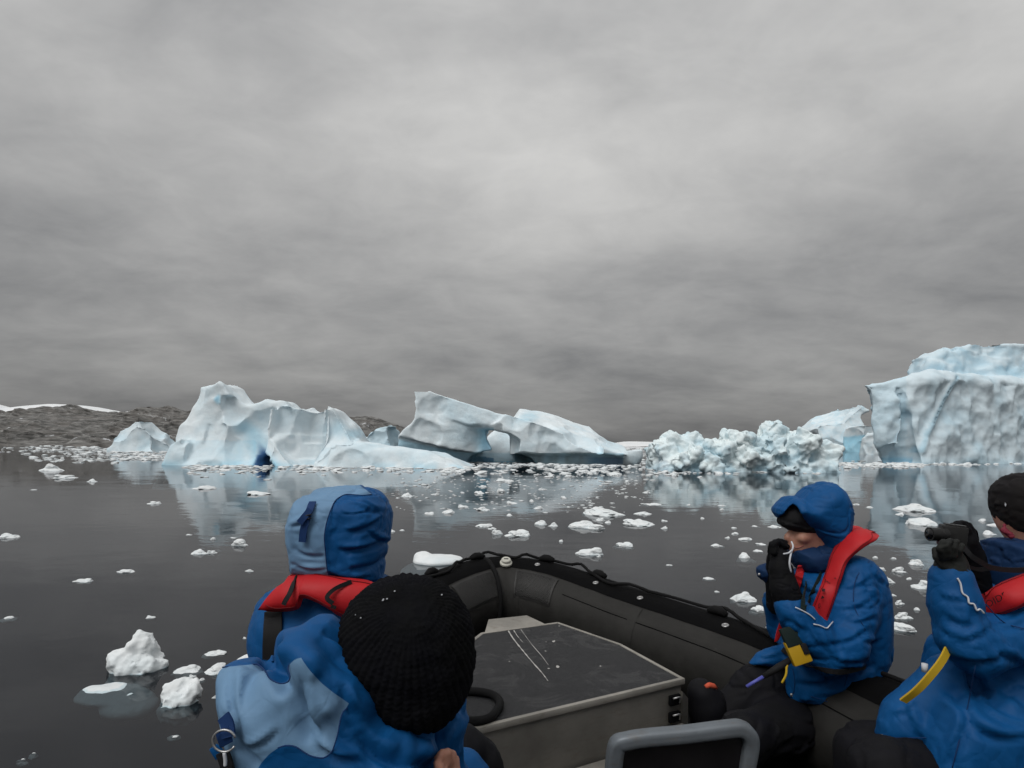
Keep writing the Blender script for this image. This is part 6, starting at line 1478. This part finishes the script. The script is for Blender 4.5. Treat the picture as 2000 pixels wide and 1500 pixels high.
# ------------------------------------------------------------------ nearest person: black knit hat, hood lying on the back
def person_near():
    Y = 1.05
    Hc = at(797, 1262, Y)
    def body(P):
        d = ellipsoid(P, Hc, (0.088, 0.104, 0.118)); d = smin(d, caps(P, [(800, 1350, Y - .02, 55), (770, 1480, Y, 60)]), .03)
        d = smin(d, caps(P, [(600, 1560, Y, 70), (860, 1560, Y + .1, 70)]), .04); d = smin(d, caps(P, [(700, 1580, Y, 120), (690, 1850, Y - .05, 130)]), .06)
        d = smin(d, caps(P, [(880, 1560, Y + .1, 60), (960, 1720, Y + .22, 48), (900, 1560, Y + .36, 36), (880, 1500, Y + .38, 28)]), .03)
        d = smin(d, caps(P, [(720, 1850, Y, 110), (960, 1830, Y + .45, 80), (985, 2000, Y + .5, 60)]), .05)
        return d
    lo, hi = bounds([(480, 1130), (1080, 2100)], Y - .2, Y + .6); o = mesh('person', np.zeros((0, 3)), [], SKIN, origin=(at(700, 1800, Y)[0], Y, 0.5)); blo, bhi = lo, hi
    tag(o, 'nearest person, black knitted hat from behind and two-tone blue hood on the back', 'person')
    # knitted hat with ribs that meet at the crown
    hatp = [(662, 1240), (668, 1205), (685, 1175), (710, 1148), (745, 1130), (790, 1123), (830, 1127), (865, 1140), (893, 1165), (915, 1200), (927, 1245), (931, 1290), (922, 1340), (905, 1375), (888, 1400), (860, 1425), (820, 1435), (770, 1425), (720, 1385), (685, 1330), (666, 1280)]
    def hat(P): return smin(inflate(P, hatp, Y, 0.125, 0.10), ellipsoid(P, at(797, 1262, Y - .005), (0.118, 0.128, 0.128)), 0.02)
    def hatc(P): return smax(hat(P), prism_px(P, hatp, Y), .02)
    crown = hit(hat, 800, 1183, Y - .3, Y)[0]; axis = crown - Hc; axis /= np.linalg.norm(axis)
    e1 = np.cross(axis, (1, 0, 0)); e1 /= np.linalg.norm(e1); e2 = np.cross(axis, e1)
    def rib(V, Nn):
        D = V - Hc; r = np.linalg.norm(D, axis=1); th = np.arccos(np.clip(D @ axis / r, -1, 1)); ph = np.arctan2(D @ e2, D @ e1)
        nr = 54; g = ph * nr / 2 + 1.4 * np.sin(th * 1.3) + 0.35 * vnoise(V / 0.03, 8)
        cord = np.abs(np.sin(g)) ** 0.6
        st = 0.5 + 0.5 * np.sin(th * 95 + 2.2 * np.sign(np.sin(2 * g)) + 2.0 * np.abs(np.cos(g)))
        fade = sstep(0.05, 0.35, th)
        return fade * (0.0026 * cord + 0.0016 * st * cord) - 0.003 * (1 - fade) + 0.005 * fbm(V / 0.04, 3, 5) + 0.0012 * fbm(V / 0.006, 2, 6)
    lo, hi = bounds([(645, 1105), (950, 1445)], Y - .17, Y + .17); ht = cloth('knitted_hat', hatc, lo, hi, 0.0026, KNIT, o, rib)
    rn = random.Random(3)
    for x, y in ((748, 1171), (755, 1170), (770, 1155), (694, 1201), (704, 1207), (747, 1173), (862, 1162)):
        c = hit(hatc, x, y, Y - .3, Y, lift=.004)[0]; mb = MB(); mb.tube([c, c + (0.0015, -.001, .001)], 0.0012, 5); mb.build('lint', WHT, ht)
    # hood lying on the back, two-tone
    hdp = [(424, 1330), (428, 1308), (440, 1298), (470, 1290), (500, 1287), (522, 1293), (540, 1262), (562, 1240), (585, 1222), (608, 1203), (626, 1199), (650, 1203), (672, 1222), (700, 1255), (730, 1295), (757, 1340), (778, 1385), (800, 1405), (822, 1415), (842, 1430), (850, 1450), (846, 1480), (842, 1560), (838, 1800), (520, 1800), (470, 1600), (450, 1500), (436, 1430), (425, 1375)]
    lt = cr4((140, 990), (300, 975), (335, 988), (360, 1015), (380, 1048), (430, 1072), (470, 1064), (482, 1035), (472, 1000), (480, 975), (530, 928), (545, 955), (580, 1005), (640, 1070), (700, 1118), (782, 1175), (750, 1215), (735, 1260), (722, 1330), (700, 1400), (685, 1425), (650, 1448), (600, 1442), (560, 1425), (510, 1392), (460, 1386), (420, 1398), (375, 1430), (335, 1475), (310, 1520), (300, 1600), (20, 1600), (20, 1000))
    def Yc(P):
        if P is None: return 1.0
        return 1.0 + 0.10 * (P[:, 2] - 1.2)
    def hood(P):
        d = inflate(P, hdp, 1.0, 0.125, 0.075)
        return smax(d, prism_px(P, hdp, 1.0) - 0.004, 0.018)
    def pat(V):
        px, py = proj(V); return np.clip(0.5 - polysd(px, py, lt) / 60.0, 0, 1)
    drape = [  # valleys and ridges of the collapsed hood: x0,y0,x1,y1,depth,width(px)
        (540, 1300, 600, 1440, -.016, 17), (620, 1330, 680, 1420, -.010, 12), (552, 1330, 575, 1400, .010, 16), (600, 1300, 640, 1380, .014, 20), (470, 1330, 500, 1450, .010, 30),
        (525, 1300, 545, 1345, -.022, 14), (560, 1250, 700, 1380, .016, 30), (640, 1250, 740, 1390, -.010, 26), (690, 1330, 800, 1430, .014, 26), (640, 1420, 720, 1500, -.012, 20), (760, 1440, 840, 1470, .012, 20), (780, 1480, 850, 1500, -.012, 14),
        (450, 1440, 500, 1490, -.010, 9), (440, 1400, 470, 1440, -.006, 8), (800, 1420, 830, 1500, -.010, 14)]
    def hdsp(V, Nn):
        px, py = proj(V); h = folds(V, 0.0035, 0.13, 111, (1, 1, 1), 0.5) + 1.3 * creases(V, [(560, 1260, 535, 1300, .012, 9), (700, 1290, 640, 1230, .008, 9), (590, 1330, 625, 1440, .010, 8), (455, 1320, 470, 1420, .007, 9), (700, 1440, 800, 1500, .012, 12), (620, 1460, 700, 1490, .010, 10), (770, 1400, 835, 1440, .010, 9), (480, 1460, 540, 1430, .006, 7), (660, 1350, 690, 1400, .008, 7)])
        for x0, y0, x1, y1, a, s in drape:
            ex, ey = x1 - x0, y1 - y0; t = np.clip(((px - x0) * ex + (py - y0) * ey) / (ex * ex + ey * ey), 0, 1)
            h = h + a * np.exp(-((px - x0 - ex * t) ** 2 + (py - y0 - ey * t) ** 2) / (s * s))
        return h
    lo, hi = bounds([(400, 1180), (870, 1820)], 0.80, 1.2); hd = cloth('hood', hood, lo, hi, 0.0055, JACKET2, o, hdsp, {'pat': pat})
    sm = [q for q in spline([(x, y, 0) for x, y in lt[:27]], 3) if q[1] < 1510 and q[0] > 432]
    F_s = lambda P: hood(P) - 0.006
    wire('seam', [np.array(q) for q in hit(F_s, [q[0] for q in sm], [q[1] for q in sm], 0.8, 1.1, 160)], 0.0011, NAVY, hd, sp=0)
    # jacket body, collar and right sleeve beyond
    def jk(P):
        d = inflate(P, [(450, 1520), (620, 1440), (800, 1400), (880, 1370), (912, 1352), (916, 1400), (908, 1440), (900, 1500), (905, 1700), (880, 2000), (480, 2000), (440, 1700)], Y + .12, 0.13, 0.10)
        return smin(d, caps(P, [(870, 1560, Y + .12, 70), (960, 1700, Y + .25, 60), (925, 1560, Y + .36, 46), (905, 1505, Y + .38, 42)], .03), .03)
    lo, hi = bounds([(420, 1335), (1050, 2020)], Y - .05, Y + .55); cloth('jacket', jk, lo, hi, 0.010, JACKET, o, lambda V, Nn: folds(V, 0.012, 0.09, 113))
    # bare hand under the cuff
    def hand(P):
        Yh = Y - .03
        d = caps(P, [(880, 1530, Yh, 26), (868, 1500, Yh, 22)], .01)
        return smin(d, fingers(P, [[(872, 1490, Yh - .02), (862, 1474, Yh - .03), (854, 1480, Yh - .03)], [(880, 1488, Yh - .01), (874, 1470, Yh - .02), (862, 1470, Yh - .03)], [(886, 1492, Yh), (884, 1474, Yh - .0), (874, 1468, Yh - .01)], [(890, 1498, Yh + .015), (889, 1484, Yh + .015), (882, 1476, Yh + .005)], [(868, 1510, Yh - .03), (858, 1498, Yh - .04), (852, 1490, Yh - .04)]], 9.0), .006)
    lo, hi = bounds([(835, 1450), (920, 1560)], Y - .12, Y + .06); cloth('hand', hand, lo, hi, 0.0042, SKIN, o)
    def tr(P): return caps(P, [(760, 1700, Y, 130), (905, 1475, Y + .62, 46), (935, 1540, Y + .66, 40), (960, 1700, Y + .66, 40)], .05)
    def tr2(P): return caps(P, [(700, 1900, Y, 120), (890, 1470, Y + .56, 48), (930, 1500, Y + .60, 46), (955, 1720, Y + .62, 40)], .05)
    lo, hi = bounds([(560, 1400), (1020, 2050)], Y - .2, Y + .75); cloth('trousers', tr2, lo, hi, 0.016, PANTS, o, lambda V, Nn: folds(V, 0.010, 0.08, 115))
    # d-ring, tab, zip pull at the hood's edge
    Yd = hit(hood, 446, 1446, 0.7, 1.15)[0][1] - 0.004
    ribbon('hood_tab', [at(438, 1398, Yd), at(446, 1415, Yd - .005), at(448, 1440, Yd - .012)], 0.020, 0.004, NAVY, hd)
    mb = MB(); mb.prism([at(x, y, Yd - .012) for x, y in ((420, 1432), (446, 1418), (456, 1448), (430, 1462))], [at(x, y, Yd - .004) for x, y in ((420, 1432), (446, 1418), (456, 1448), (430, 1462))]); mb.build('hood_tab', NAVY, hd, bevel=.002)
    mb = MB(); mb.prism([at(x, y, Yd + .01) for x, y in ((408, 1464), (424, 1452), (438, 1466), (422, 1486))], [at(x, y, Yd + .016) for x, y in ((408, 1464), (424, 1452), (438, 1466), (422, 1486))]); mb.build('tab_end', JACKET, hd, bevel=.002)
    rc = at(438, 1447, Yd - .020); mb = MB(); mb.tube([rc + np.array((0.0175 * math.cos(a), 0, 0.0165 * math.sin(a))) for a in np.linspace(0.3, 2 * math.pi - 0.5, 22)], 0.0018, 6); mb.build('ring', STEEL, hd, smooth=True)
    wire('zip_pull', [at(438, 1470, Yd - .02), at(440, 1485, Yd - .02), at(440, 1496, Yd - .02)], 0.0026, WHT, hd)
    ribbon('black_strap', [at(436, 1468, Yd - .004), at(446, 1500, Yd - .004), at(455, 1560, Yd)], 0.020, 0.004, BLACKW, hd)
    fill_body(o, inside(body, 9.0, jk, tr2, hood, hatc, hand), blo, bhi, 0.020)
person_near()
